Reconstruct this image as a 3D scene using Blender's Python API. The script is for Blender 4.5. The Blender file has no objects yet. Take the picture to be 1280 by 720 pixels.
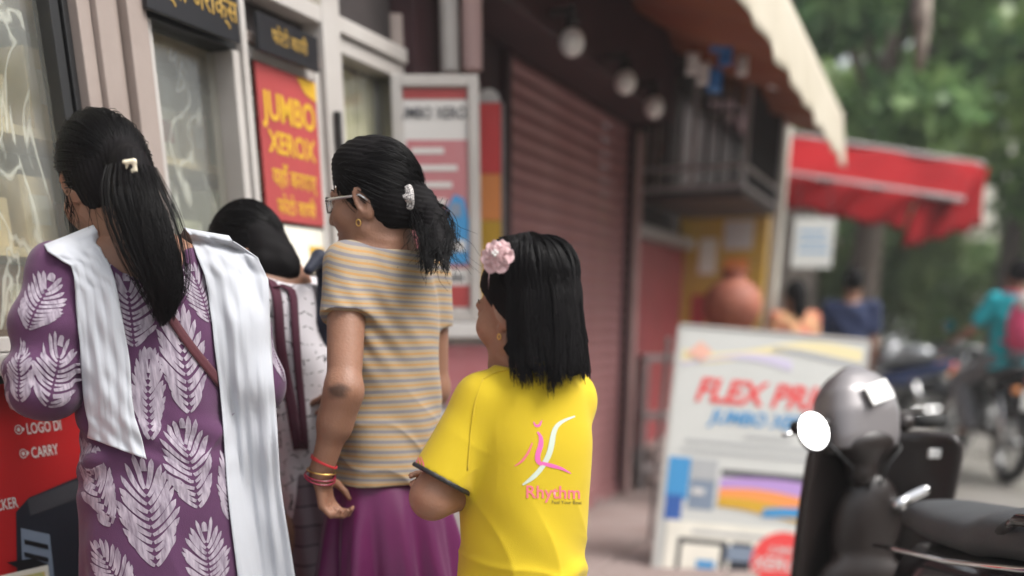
import bpy, bmesh, math, random
import numpy as np
from mathutils import Vector, Matrix
from mathutils.bvhtree import BVHTree

random.seed(7); RNG = np.random.default_rng(7)
SC = bpy.context.scene
COL = SC.collection
R = math.radians

# ---------------------------------------------------------------- camera
CAM_H, PITCH, FPX, PPY = 1.25, R(20.8), 1200.0, 850.0      # metres, radians, pixels of a 1280 px wide frame
cam = bpy.data.cameras.new('camera'); cam_o = bpy.data.objects.new('camera', cam); COL.objects.link(cam_o)
cam_o.location = (0, 0, CAM_H); cam_o.rotation_euler = (math.pi/2 - PITCH, 0, 0)
cam.sensor_width = 36.0; cam.lens = FPX/1280*36.0
cam.shift_y = (PPY-360.0)/1280.0                            # the photo is the upper part of a taller frame
cam.clip_start = 0.05; cam.clip_end = 600
cam.dof.use_dof = True; cam.dof.focus_distance = 1.92; cam.dof.aperture_fstop = 1.0; cam.dof.aperture_blades = 0
SC.camera = cam_o

# ---------------------------------------------------------------- sky, sun, exposure
SUN_EL, SUN_AZ = R(54), R(112)          # azimuth clockwise from +Y
world = bpy.data.worlds.new('World'); SC.world = world; world.use_nodes = True
wn = world.node_tree; wn.nodes.clear()
sky = wn.nodes.new('ShaderNodeTexSky'); sky.sky_type = 'NISHITA'; sky.sun_disc = False
sky.sun_elevation = SUN_EL; sky.sun_rotation = SUN_AZ; sky.air_density = 1.0; sky.dust_density = 5.0; sky.ozone_density = 1.0
hs = wn.nodes.new('ShaderNodeHueSaturation'); hs.inputs['Saturation'].default_value = 0.25
bg = wn.nodes.new('ShaderNodeBackground'); bg.inputs['Strength'].default_value = 0.15
wo = wn.nodes.new('ShaderNodeOutputWorld')
wn.links.new(sky.outputs[0], hs.inputs['Color']); wn.links.new(hs.outputs[0], bg.inputs[0]); wn.links.new(bg.outputs[0], wo.inputs[0])
sl = bpy.data.lights.new('sun', 'SUN'); sl.energy = 1.5; sl.angle = R(28); sl.color = (1, .97, .92)
so = bpy.data.objects.new('sun', sl); COL.objects.link(so)
_d = Vector((math.sin(SUN_AZ)*math.cos(SUN_EL), math.cos(SUN_AZ)*math.cos(SUN_EL), math.sin(SUN_EL)))
so.rotation_euler = (-_d).to_track_quat('-Z', 'Y').to_euler()
SC.view_settings.view_transform = 'Standard'; SC.view_settings.look = 'None'
SC.view_settings.exposure = 0.88; SC.view_settings.gamma = 1.0; SC.view_settings.use_curve_mapping = False
SC.render.engine = 'CYCLES'
SC.cycles.use_denoising = True
try: SC.cycles.denoiser = 'OPENIMAGEDENOISE'
except Exception: pass
SC.cycles.max_bounces = 6; SC.cycles.diffuse_bounces = 3; SC.cycles.glossy_bounces = 3
SC.cycles.transmission_bounces = 4; SC.cycles.transparent_max_bounces = 8
SC.cycles.caustics_reflective = False; SC.cycles.caustics_refractive = False

# ---------------------------------------------------------------- pixel -> place
_ca, _sa = math.cos(PITCH), math.sin(PITCH)
def ray(px, py):
    x, u = px-640.0, PPY-py
    return np.array([x, u*_sa + FPX*_ca, u*_ca - FPX*_sa])
def P(px, py, Y):
    d = ray(px, py); return np.array([0, 0, CAM_H]) + d*(Y/d[1])
# the shop row: a wall line 1.9 m from the camera, running 22.6 degrees to the right of the view
WA, WD = R(22.6), 1.9
WDIR = np.array([math.sin(WA), math.cos(WA), 0]); WN = np.array([-math.cos(WA), math.sin(WA), 0])
def L(px, py, t=0.0):
    """(s, z): place along the wall and height, of the pixel on the plane t metres in front of the wall"""
    d = ray(px, py); k = (WD-t)/d.dot(WN); p = np.array([0, 0, CAM_H])+d*k
    return p.dot(WDIR), p[2]
def wl(s, t, z):
    return WDIR*s + WN*(WD-t) + np.array([0, 0, z])
WROT = math.atan2(WDIR[1], WDIR[0])
WORG = WN*WD

# ---------------------------------------------------------------- objects
def tag(o, label=None, cat=None, group=None, kind=None):
    if label: o['label'] = label
    if cat: o['category'] = cat
    if group: o['group'] = group
    if kind: o['kind'] = kind
    return o
def empty(name, loc=(0, 0, 0), rz=0.0, label=None, cat=None, group=None, kind=None):
    o = bpy.data.objects.new(name, None); COL.objects.link(o); o.empty_display_size = .1
    o.location = loc; o.rotation_euler = (0, 0, rz)
    return tag(o, label, cat, group, kind)
def link(name, me, mat=None, parent=None, loc=None, rot=None, smooth=False):
    o = bpy.data.objects.new(name, me); COL.objects.link(o)
    if mat is not None and len(me.materials) == 0: me.materials.append(mat)
    if parent is not None: o.parent = parent
    if loc is not None: o.location = loc
    if rot is not None: o.rotation_euler = rot
    if smooth: me.shade_smooth()
    return o
def mesh(name, v, f):
    me = bpy.data.meshes.new(name); me.from_pydata([tuple(map(float, p)) for p in v], [], [tuple(int(i) for i in q) for q in f]); me.update(); return me
def mesh_np(name, V, Q):
    me = bpy.data.meshes.new(name); V = np.asarray(V, np.float32); Q = np.asarray(Q, np.int32); n = len(Q); k = Q.shape[1]
    me.vertices.add(len(V)); me.vertices.foreach_set('co', V.ravel())
    me.loops.add(n*k); me.loops.foreach_set('vertex_index', Q.ravel())
    me.polygons.add(n); me.polygons.foreach_set('loop_start', np.arange(0, n*k, k, dtype=np.int32))
    me.update(calc_edges=True); me.validate(); return me
class MB:
    """collects simple solids, built as one mesh"""
    def __init__(s): s.v = []; s.f = []
    def add(s, v, f):
        n = len(s.v); s.v += [tuple(p) for p in v]; s.f += [tuple(i+n for i in q) for q in f]; return s
    def box(s, x0, x1, y0, y1, z0, z1, b=0.0):
        if b <= 0:
            v = [(x, y, z) for z in (z0, z1) for y in (y0, y1) for x in (x0, x1)]
            return s.add(v, [(0, 2, 3, 1), (4, 5, 7, 6), (0, 1, 5, 4), (2, 6, 7, 3), (0, 4, 6, 2), (1, 3, 7, 5)])
        bm = bmesh.new(); bmesh.ops.create_cube(bm, size=1)
        for q in bm.verts: q.co = ((x0+x1)/2+q.co.x*(x1-x0), (y0+y1)/2+q.co.y*(y1-y0), (z0+z1)/2+q.co.z*(z1-z0))
        bmesh.ops.bevel(bm, geom=bm.edges[:], offset=b, segments=2, affect='EDGES', profile=.6)
        bm.verts.index_update(); s.add([q.co[:] for q in bm.verts], [[q.index for q in f.verts] for f in bm.faces]); bm.free(); return s
    def tube(s, pts, r, n=8, cap=True):
        pts = [Vector(p) for p in pts]; m = len(pts); rr = r if hasattr(r, '__len__') else [r]*m
        v = []; f = []; up = None
        for i, p in enumerate(pts):
            d = (pts[min(i+1, m-1)]-pts[max(i-1, 0)]); d = d.normalized() if d.length > 1e-9 else Vector((0, 0, 1))
            if up is None: up = Vector((0, 0, 1)) if abs(d.z) < .9 else Vector((1, 0, 0))
            a = d.cross(up); a = a.normalized() if a.length > 1e-6 else d.orthogonal().normalized(); b = a.cross(d); up = b
            for k in range(n):
                t = 2*math.pi*k/n; v.append(tuple(p+(a*math.cos(t)+b*math.sin(t))*rr[i]))
        for i in range(m-1):
            for k in range(n):
                f.append((i*n+k, i*n+(k+1) % n, (i+1)*n+(k+1) % n, (i+1)*n+k))
        if cap: f.append(tuple(range(n))[::-1]); f.append(tuple((m-1)*n+k for k in range(n)))
        return s.add(v, f)
    def lathe(s, prof, n=24, c=(0, 0, 0), axis='z'):
        v = []; f = []
        for (r_, h) in prof:
            for k in range(n):
                t = 2*math.pi*k/n; a, b = r_*math.cos(t), r_*math.sin(t)
                q = {'z': (a, b, h), 'x': (h, a, b), 'y': (b, h, a)}[axis]
                v.append((q[0]+c[0], q[1]+c[1], q[2]+c[2]))
        for i in range(len(prof)-1):
            for k in range(n): f.append((i*n+k, i*n+(k+1) % n, (i+1)*n+(k+1) % n, (i+1)*n+k))
        return s.add(v, f)
    def poly(s, pts, th, nrm):
        """flat outline with thickness along nrm"""
        n = len(pts); a = [np.array(p, float) for p in pts]; q = np.array(nrm, float)*th
        v = [tuple(p) for p in a]+[tuple(p+q) for p in a]
        f = [tuple(range(n))[::-1], tuple(range(n, 2*n))]+[(i, (i+1) % n, n+(i+1) % n, n+i) for i in range(n)]
        return s.add(v, f)
    def build(s, name, mat=None, parent=None, smooth=False, **k):
        return link(name, mesh(name, s.v, s.f), mat, parent, smooth=smooth, **k)
def smooth_by_angle(o, ang=40):
    me = o.data; me.shade_smooth()
    try: me.set_sharp_from_angle(angle=R(ang))
    except Exception: pass
    return o
def dup(o, parent=None):
    c = o.copy(); COL.objects.link(c); c.parent = parent
    for ch in list(o.children):
        dup(ch, c)
    return c

# ---------------------------------------------------------------- materials
def mat(name, col, rough=.6, var=0.0, scale=6.0, bump=0.0, bscale=40.0, metal=0.0, spec=.5, col2=None, coat=0.0, stretch=(1, 1, 1), detail=4.0, sheen=0.0, rvar=0.0):
    m = bpy.data.materials.new(name); m.use_nodes = True; nt = m.node_tree; b = nt.nodes['Principled BSDF']
    b.inputs['Base Color'].default_value = (*col, 1); b.inputs['Roughness'].default_value = rough
    b.inputs['Metallic'].default_value = metal; b.inputs['Specular IOR Level'].default_value = spec
    if coat: b.inputs['Coat Weight'].default_value = coat; b.inputs['Coat Roughness'].default_value = .08
    if sheen: b.inputs['Sheen Weight'].default_value = sheen; b.inputs['Sheen Roughness'].default_value = .5
    tc = nt.nodes.new('ShaderNodeTexCoord'); mp = nt.nodes.new('ShaderNodeMapping'); mp.inputs['Scale'].default_value = stretch
    nt.links.new(tc.outputs['Object'], mp.inputs[0])
    if var > 0 or col2 is not None or rvar > 0:
        n = nt.nodes.new('ShaderNodeTexNoise'); n.inputs['Scale'].default_value = scale; n.inputs['Detail'].default_value = detail
        nt.links.new(mp.outputs[0], n.inputs['Vector'])
        cr = nt.nodes.new('ShaderNodeValToRGB'); cr.color_ramp.elements[0].position = .3; cr.color_ramp.elements[1].position = .7
        c2 = col2 if col2 is not None else tuple(min(1, c*(1+var)) for c in col)
        c1 = col if col2 is not None else tuple(c*(1-var) for c in col)
        cr.color_ramp.elements[0].color = (*c1, 1); cr.color_ramp.elements[1].color = (*c2, 1)
        nt.links.new(n.outputs['Fac'], cr.inputs[0]); nt.links.new(cr.outputs[0], b.inputs['Base Color'])
        if rvar > 0:
            mr = nt.nodes.new('ShaderNodeMapRange'); mr.inputs['To Min'].default_value = max(.02, rough-rvar); mr.inputs['To Max'].default_value = min(1, rough+rvar)
            mr.inputs['From Min'].default_value = .3; mr.inputs['From Max'].default_value = .7
            nt.links.new(n.outputs['Fac'], mr.inputs[0]); nt.links.new(mr.outputs[0], b.inputs['Roughness'])
    if bump > 0:
        n2 = nt.nodes.new('ShaderNodeTexNoise'); n2.inputs['Scale'].default_value = bscale; n2.inputs['Detail'].default_value = 5
        nt.links.new(mp.outputs[0], n2.inputs['Vector'])
        bp = nt.nodes.new('ShaderNodeBump'); bp.inputs['Strength'].default_value = bump; bp.inputs['Distance'].default_value = .01
        nt.links.new(n2.outputs['Fac'], bp.inputs['Height']); nt.links.new(bp.outputs[0], b.inputs['Normal'])
    return m
def glass_mat(name, tint=(1, 1, 1), refl=.12, rough=.03, wrinkle=0.0, wscale=5.0, veil=0.0):
    """thin pane: see-through with a reflection; wrinkle makes it a creased plastic sheet"""
    m = bpy.data.materials.new(name); m.use_nodes = True; nt = m.node_tree; nt.nodes.clear()
    o = nt.nodes.new('ShaderNodeOutputMaterial'); mx = nt.nodes.new('ShaderNodeMixShader')
    t = nt.nodes.new('ShaderNodeBsdfTransparent'); t.inputs[0].default_value = (*tint, 1)
    g = nt.nodes.new('ShaderNodeBsdfGlossy'); g.inputs['Roughness'].default_value = rough
    fr = nt.nodes.new('ShaderNodeLayerWeight'); fr.inputs['Blend'].default_value = .5
    pw = nt.nodes.new('ShaderNodeMath'); pw.operation = 'POWER'; pw.inputs[1].default_value = 4.0; nt.links.new(fr.outputs['Facing'], pw.inputs[0])
    ma = nt.nodes.new('ShaderNodeMath'); ma.operation = 'ADD'; ma.inputs[1].default_value = refl
    nt.links.new(pw.outputs[0], ma.inputs[0]); nt.links.new(ma.outputs[0], mx.inputs[0])
    nt.links.new(t.outputs[0], mx.inputs[1]); nt.links.new(g.outputs[0], mx.inputs[2])
    last = mx
    if veil > 0:
        df = nt.nodes.new('ShaderNodeBsdfDiffuse'); df.inputs[0].default_value = (.75, .76, .72, 1)
        mv = nt.nodes.new('ShaderNodeMixShader'); mv.inputs[0].default_value = veil
        nt.links.new(mx.outputs[0], mv.inputs[1]); nt.links.new(df.outputs[0], mv.inputs[2]); last = mv
    if wrinkle > 0:
        tc = nt.nodes.new('ShaderNodeTexCoord'); n = nt.nodes.new('ShaderNodeTexNoise'); n.noise_type = 'FBM'
        n.inputs['Scale'].default_value = wscale; n.inputs['Detail'].default_value = 3; n.inputs['Distortion'].default_value = 1.2
        mp = nt.nodes.new('ShaderNodeMapping'); mp.inputs['Scale'].default_value = (1, 1, .45); mp.inputs['Rotation'].default_value = (0, .4, 0)
        nt.links.new(tc.outputs['Object'], mp.inputs[0]); nt.links.new(mp.outputs[0], n.inputs['Vector'])
        bp = nt.nodes.new('ShaderNodeBump'); bp.inputs['Strength'].default_value = wrinkle; bp.inputs['Distance'].default_value = .02
        nt.links.new(n.outputs[0], bp.inputs['Height'])
        nt.links.new(bp.outputs[0], g.inputs['Normal']); nt.links.new(bp.outputs[0], fr.inputs['Normal'])
    if wrinkle > 0:                      # creases whitened, with the glints they catch painted into the colour
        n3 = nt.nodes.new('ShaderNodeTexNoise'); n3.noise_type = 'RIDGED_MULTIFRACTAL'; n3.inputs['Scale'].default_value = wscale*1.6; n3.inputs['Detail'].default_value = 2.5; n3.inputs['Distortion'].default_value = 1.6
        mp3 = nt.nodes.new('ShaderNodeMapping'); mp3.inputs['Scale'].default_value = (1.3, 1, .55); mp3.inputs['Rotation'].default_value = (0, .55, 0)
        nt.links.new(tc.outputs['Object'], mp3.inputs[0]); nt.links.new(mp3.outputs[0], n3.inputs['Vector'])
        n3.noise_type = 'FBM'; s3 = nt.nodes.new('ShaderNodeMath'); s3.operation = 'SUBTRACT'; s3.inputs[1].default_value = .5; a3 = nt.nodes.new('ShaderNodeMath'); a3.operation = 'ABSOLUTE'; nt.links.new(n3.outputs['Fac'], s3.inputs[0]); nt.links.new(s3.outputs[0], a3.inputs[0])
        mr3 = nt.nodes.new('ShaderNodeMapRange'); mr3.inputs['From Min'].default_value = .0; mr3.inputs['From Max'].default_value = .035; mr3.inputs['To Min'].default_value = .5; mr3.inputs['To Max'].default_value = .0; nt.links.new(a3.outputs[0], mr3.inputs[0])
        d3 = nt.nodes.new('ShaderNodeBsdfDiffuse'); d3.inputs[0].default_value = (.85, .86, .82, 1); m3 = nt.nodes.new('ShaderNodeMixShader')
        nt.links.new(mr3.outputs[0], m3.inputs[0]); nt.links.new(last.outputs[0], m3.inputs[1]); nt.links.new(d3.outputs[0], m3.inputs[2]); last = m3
    nt.links.new(last.outputs[0], o.inputs[0]); return m

# ---------------------------------------------------------------- lettering
_dev = None
def text_mesh(s, size=1.0, align='CENTER', bold=0.0, devanagari=False, shear=0.0, squash=1.0):
    c = bpy.data.curves.new('lettering', 'FONT'); c.body = s; c.size = size; c.align_x = align; c.align_y = 'CENTER'
    c.offset = bold*size; c.shear = shear; c.resolution_u = 3; c.fill_mode = 'BOTH'
    o = bpy.data.objects.new('lettering', c); COL.objects.link(o)
    me = bpy.data.meshes.new_from_object(o.evaluated_get(bpy.context.evaluated_depsgraph_get()))
    bpy.data.objects.remove(o); bpy.data.curves.remove(c)
    if squash != 1.0:
        for v in me.vertices: v.co.x *= squash
    me.materials.clear(); return me
def text_on(parent, s, o, ux, uy, size, m, name='lettering', **k):
    """lettering laid flat at o (in the parent's space), ux/uy: reading and up directions"""
    me = text_mesh(s, size, **k); ux, uy, o = Vector(ux), Vector(uy), Vector(o)
    for v in me.vertices: v.co = o + ux*v.co.x + uy*v.co.y
    me.update(); return link(name, me, m, parent)

# ---------------------------------------------------------------- implicit shapes -> mesh
def nz(v): v = np.asarray(v, float); return v/np.linalg.norm(v)
class SDF:
    """smooth unions of tapered limbs and ellipsoids, meshed with surface nets"""
    def __init__(s, h): s.h = h; s.ops = []
    def add(s, fn, lo, hi, k=.02, mode='u'): s.ops.append((fn, np.asarray(lo, float), np.asarray(hi, float), k, mode)); return s
    def rc(s, a, b, ra, rb, k=.02, mode='u', cut=None):
        a = np.asarray(a, float); b = np.asarray(b, float); ab = b-a; l2 = max(ab.dot(ab), 1e-12); m = max(ra, rb)
        def fn(p):
            q = p-a; t = np.clip(q@ab/l2, 0, 1); d = np.sqrt(((q-t[..., None]*ab)**2).sum(-1))-(ra+(rb-ra)*t)
            if cut is not None:
                for (c, n) in cut: d = np.maximum(d, (p-c)@np.asarray(n))
            return d
        return s.add(fn, np.minimum(a, b)-m, np.maximum(a, b)+m, k, mode)
    def chain(s, pts, rr, k=.02, mode='u'):
        for i in range(len(pts)-1): s.rc(pts[i], pts[i+1], rr[i], rr[i+1], k, mode)
        return s
    def ell(s, c, rad, M=None, k=.02, mode='u', cut=None):
        c = np.asarray(c, float); rad = np.asarray(rad, float); M = np.eye(3) if M is None else np.asarray(M, float)   # rows: local axes
        ext = np.sqrt(((M*rad[:, None])**2).sum(0)); mn = rad.min()
        def fn(p):
            q = (p-c)@M.T; k0 = np.sqrt(((q/rad)**2).sum(-1)); k1 = np.sqrt(((q/rad**2)**2).sum(-1))
            d = np.where(k1 > 1e-9, k0*(k0-1)/np.maximum(k1, 1e-9), -mn)
            if cut is not None:
                for (cc, n) in cut: d = np.maximum(d, (p-cc)@np.asarray(n))
            return d
        return s.add(fn, c-ext, c+ext, k, mode)
    def stack(s, base, top, rv, fv, tab, k=.02, mode='u', cut=None, ex=2.3, fold=None):
        """tab rows: t, rx, ry, forward offset, side offset"""
        base = np.asarray(base, float); ax = np.asarray(top, float)-base; Ln = np.linalg.norm(ax); l2 = Ln*Ln
        rv = np.asarray(rv, float); fv = np.asarray(fv, float); T = np.array([list(q)+[0]*(5-len(q)) for q in tab], float)
        tt = np.linspace(T[0, 0], T[-1, 0], 200); sm = []
        for c in range(1, 5):
            y = np.interp(tt, T[:, 0], T[:, c]); yp = np.pad(y, 9, mode='edge'); sm.append(np.convolve(yp, np.ones(19)/19, 'valid'))
        t0, t1 = T[0, 0], T[-1, 0]; mx = max(T[:, 1].max(), T[:, 2].max())+abs(T[:, 3:]).max()
        def fn(p):
            q = p-base; t = q@ax/l2; tc = np.clip(t, t0, t1)
            rx = np.interp(tc, tt, sm[0]); ry = np.interp(tc, tt, sm[1]); fo = np.interp(tc, tt, sm[2]); si = np.interp(tc, tt, sm[3])
            w = q-t[..., None]*ax; x = w@rv-si; y = w@fv-fo
            rho = ((np.abs(x)/rx)**ex+(np.abs(y)/ry)**ex)**(1/ex); mr = np.minimum(rx, ry)
            d = (rho-1)*mr
            if fold is not None: d = d - fold(np.arctan2(x/rx, -y/ry), t, p)
            d = np.maximum(d, np.maximum((t0-t)*Ln, (t-t1)*Ln))
            if cut is not None:
                for (c, n) in cut: d = np.maximum(d, (p-c)@np.asarray(n))
            return d
        e0, e1 = base+ax*t0, base+ax*t1
        return s.add(fn, np.minimum(e0, e1)-mx, np.maximum(e0, e1)+mx, k, mode)
    def field(s, pad=3):
        h = s.h; us = [o for o in s.ops if o[4] == 'u']
        lo = np.min([o[1] for o in us], 0)-h*pad-.012; hi = np.max([o[2] for o in us], 0)+h*pad+.012
        n = np.ceil((hi-lo)/h).astype(int)+1; D = np.full(n, .2, np.float32)
        gx = [lo[i]+h*np.arange(n[i]) for i in range(3)]
        for fn, a, b, k, mode in s.ops:
            e = k+h*3
            i0 = np.clip(np.floor((a-e-lo)/h).astype(int), 0, n); i1 = np.clip(np.ceil((b+e-lo)/h).astype(int)+1, 0, n)
            if (i1 <= i0).any(): continue
            p = np.stack(np.meshgrid(*[gx[i][i0[i]:i1[i]] for i in range(3)], indexing='ij'), -1)
            v = fn(p).astype(np.float32); sl = tuple(slice(i0[i], i1[i]) for i in range(3)); c = D[sl]
            if mode == 'u':
                q = np.maximum(k-np.abs(c-v), 0)/k if k > 0 else 0; D[sl] = np.minimum(c, v)-q*q*k*.25
            elif mode == 'c':      # carve
                v = -v; q = np.maximum(k-np.abs(c-v), 0)/k if k > 0 else 0; D[sl] = np.maximum(c, v)+q*q*k*.25
            elif mode == 'cut':    # keep what lies under the given function
                D[sl] = np.maximum(c, v)
        return D, lo
    def net(s):
        D, lo = s.field(); h = s.h; S = D < 0; n = np.array(D.shape)
        cnt = np.zeros(n-1, np.uint8)
        offs = [(i, j, k) for i in (0, 1) for j in (0, 1) for k in (0, 1)]
        for o in offs: cnt += S[o[0]:n[0]-1+o[0], o[1]:n[1]-1+o[1], o[2]:n[2]-1+o[2]]
        act = (cnt > 0) & (cnt < 8); I = np.argwhere(act)
        vals = np.stack([D[I[:, 0]+o[0], I[:, 1]+o[1], I[:, 2]+o[2]] for o in offs], 1)
        acc = np.zeros((len(I), 3)); c = np.zeros(len(I))
        for a in range(8):
            for b in range(a+1, 8):
                if sum(abs(offs[a][i]-offs[b][i]) for i in range(3)) != 1: continue
                va, vb = vals[:, a], vals[:, b]; m = (va < 0) != (vb < 0); t = np.where(m, va/np.where(m, va-vb, 1), 0)
                pa = np.array(offs[a], float); pb = np.array(offs[b], float)
                acc += m[:, None]*(pa+(pb-pa)*t[:, None]); c += m
        V = lo+h*(I+acc/c[:, None]); idx = np.full(n-1, -1, np.int32); idx[act] = np.arange(len(I)); Q = []
        for ax in range(3):
            a1, a2 = (ax+1) % 3, (ax+2) % 3
            s0 = [slice(None)]*3; s1 = [slice(None)]*3; s0[ax] = slice(0, n[ax]-1); s1[ax] = slice(1, n[ax])
            E = np.argwhere(S[tuple(s0)] != S[tuple(s1)]); E = E[(E[:, a1] > 0) & (E[:, a2] > 0) & (E[:, a1] < n[a1]-1) & (E[:, a2] < n[a2]-1)]
            ins = S[E[:, 0], E[:, 1], E[:, 2]]
            def cell(d1, d2):
                C = E.copy(); C[:, a1] -= d1; C[:, a2] -= d2; return idx[C[:, 0], C[:, 1], C[:, 2]]
            q = np.stack([cell(1, 1), cell(0, 1), cell(0, 0), cell(1, 0)], 1); q[~ins] = q[~ins][:, ::-1]; Q.append(q)
        Q = np.concatenate(Q); Q = Q[(Q >= 0).all(1)]
        return V, Q
    def build(s, name, m=None, parent=None, disp=None, smooth=1, keep_largest=False):
        V, Q = s.net(); V = laplace(V, Q, smooth)
        me = mesh_np(name, V, Q)
        if disp is not None:
            nr = np.zeros(len(V)*3, np.float32); me.vertex_normals.foreach_get('vector', nr); nr = nr.reshape(-1, 3)
            V = V+nr*disp(V, nr)[:, None]; me.vertices.foreach_set('co', V.astype(np.float32).ravel()); me.update()
        return link(name, me, m, parent, smooth=True)
def laplace(V, Q, it, w=.5):
    e = np.concatenate([Q[:, [0, 1]], Q[:, [1, 2]], Q[:, [2, 3]], Q[:, [3, 0]]])
    for _ in range(it):
        A = np.zeros_like(V); C = np.zeros(len(V))
        for c in range(3): A[:, c] = np.bincount(e[:, 0], V[e[:, 1], c], len(V))+np.bincount(e[:, 1], V[e[:, 0], c], len(V))
        C = np.bincount(e[:, 0], minlength=len(V))+np.bincount(e[:, 1], minlength=len(V))
        V = V*(1-w)+w*A/np.maximum(C, 1)[:, None]
    return V
def attr(o, name, vals):
    a = o.data.attributes.new(name, 'FLOAT', 'POINT'); a.data.foreach_set('value', np.asarray(vals, np.float32))
def verts_np(o):
    v = np.zeros(len(o.data.vertices)*3, np.float32); o.data.vertices.foreach_get('co', v); return v.reshape(-1, 3).astype(float)
def bvh(o):
    return BVHTree.FromPolygons([v.co[:] for v in o.data.vertices], [p.vertices[:] for p in o.data.polygons])
def wob(p, seed, f):
    """smooth pseudo noise in about -1..1"""
    r = np.random.default_rng(seed); o = 0
    for i in range(5):
        k = r.normal(size=3); k *= f*(.6+.5*i*.4)/np.linalg.norm(k); o = o+np.sin(p@k+r.uniform(0, 6.28))
    return o/3.0
# ================================================================ THE SETTING
M = {}
M['road'] = mat('wet_road', (.20, .185, .165), .38, col2=(.27, .255, .235), scale=.9, bump=.25, bscale=60, rvar=.16)
M['pave'] = mat('cement_pavement', (.235, .175, .16), .75, col2=(.31, .25, .235), scale=3.0, bump=.3, bscale=50)
M['alu'] = mat('painted_aluminium', (.36, .30, .27), .45, var=.08, scale=4, bump=.08, bscale=60, col2=(.28, .225, .20), detail=7)
M['white_alu'] = mat('white_aluminium', (.50, .475, .45), .45, col2=(.42, .39, .365), scale=5, detail=7)
M['black_rubber'] = mat('black_rubber', (.015, .015, .016), .45)
M['dark'] = mat('dark_paint', (.035, .028, .028), .7, var=.3, scale=5)
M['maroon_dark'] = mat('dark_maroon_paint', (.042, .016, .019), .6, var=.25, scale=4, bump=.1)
M['shutter'] = mat('dusty_maroon_enamel', (.29, .12, .125), .5, col2=(.37, .19, .19), scale=3, bump=.1, bscale=30, stretch=(1, 1, 3))
M['plaster'] = mat('stained_plaster', (.36, .30, .27), .85, col2=(.24, .19, .175), scale=2.5, bump=.3, bscale=25)
M['pink_plaster'] = mat('pinkish_distemper', (.52, .36, .34), .85, col2=(.40, .27, .26), scale=4, bump=.2, bscale=30)
M['red_print'] = mat('red_flex_print', (.42, .014, .016), .42, var=.06, scale=3)
M['red_print2'] = mat('faded_red_print', (.38, .055, .055), .5, var=.10, scale=6)
M['red_faded'] = mat('sun_faded_pink_red_print', (.42, .12, .14), .5, col2=(.48, .22, .23), scale=5)
M['yellow_print'] = mat('yellow_print', (.62, .36, .025), .5)
M['ochre_print'] = mat('dull_ochre_print', (.34, .21, .04), .6)
M['white_print'] = mat('white_print', (.62, .60, .58), .5)
M['dark_print'] = mat('dark_print', (.05, .05, .06), .5)
M['black_print'] = mat('black_print', (.012, .012, .015), .4)
M['blue_print'] = mat('blue_print', (.05, .27, .55), .5)
M['blue_dark_print'] = mat('deep_blue_print', (.03, .10, .35), .5)
M['red_bright'] = mat('bright_red_print', (.75, .06, .06), .5)
M['orange_print'] = mat('orange_print', (.85, .30, .08), .5)
M['violet_print'] = mat('violet_print', (.45, .28, .60), .5)
M['cream'] = mat('cream_flex', (.72, .68, .56), .5, col2=(.80, .78, .72), scale=2.0)
M['boardwhite'] = mat('white_flex', (.58, .585, .56), .45, var=.05, scale=2.0)
M['grey_print'] = mat('grey_print', (.40, .41, .42), .5)
M['bluegrey'] = mat('blue_grey_print', (.20, .25, .33), .5)
M['navygrey'] = mat('navy_black_print', (.018, .02, .03), .4)
M['glass'] = glass_mat('shop_glass', (.97, .97, .94), .05, .05, veil=.05)
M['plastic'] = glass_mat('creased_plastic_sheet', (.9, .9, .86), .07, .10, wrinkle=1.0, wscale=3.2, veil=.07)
M['curtain'] = mat('cream_green_curtain', (.72, .70, .46), .8, col2=(.60, .58, .38), scale=14, stretch=(6, 6, .3))
M['ochre'] = mat('ochre_wall_paint', (.62, .38, .05), .8, col2=(.52, .33, .10), scale=3, bump=.2, bscale=30)
M['metal_grey'] = mat('grey_painted_steel', (.36, .34, .34), .45, metal=.3, var=.15, scale=9)
M['rust_metal'] = mat('old_dark_steel', (.05, .042, .042), .6, metal=.3, var=.4, scale=9)
M['tarp_brown'] = mat('brown_orange_tarpaulin', (.30, .105, .04), .6, col2=(.22, .06, .035), scale=1.6, bump=.4, bscale=5)
M['awn_cream'] = mat('cream_awning_cloth', (.52, .47, .38), .7, col2=(.44, .39, .30), scale=3, bump=.3, bscale=9)
M['awn_red'] = mat('red_awning_cloth', (.30, .012, .015), .95, col2=(.21, .009, .012), scale=1.2, bump=.5, bscale=5, spec=.1)
M['terracotta'] = mat('terracotta', (.36, .12, .07), .65, col2=(.27, .085, .055), scale=8, bump=.15)
M['wood'] = mat('brown_wood', (.20, .11, .06), .6, col2=(.28, .17, .10), scale=10, stretch=(1, 1, .1), bump=.15)
M['bulb'] = mat('white_lamp_glass', (.80, .79, .77), .25)
M['kraft'] = mat('kraft_paper', (.52, .37, .20), .7, var=.15, scale=6)
M['kraft2'] = mat('pale_card', (.72, .60, .40), .7, var=.12, scale=6)
M['greenish'] = mat('grey_green_card', (.48, .52, .40), .7, var=.15, scale=6)
M['greywhite'] = mat('off_white_paper', (.76, .73, .64), .7, var=.1, scale=6)
M['goods_blue'] = mat('blue_foil_packet', (.04, .20, .55), .3, var=.2, scale=30)
M['goods_white'] = mat('white_foil_packet', (.75, .75, .75), .3, var=.1, scale=30)

# ---- ground, road, pavement
g = mesh('ground', [(-260, -60, 0), (260, -60, 0), (260, 420, 0), (-260, 420, 0)], [(0, 1, 2, 3)])
tag(link('ground', g, M['road']), kind='structure')
pv = empty('pavement', WORG, WROT, kind='structure')
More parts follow.
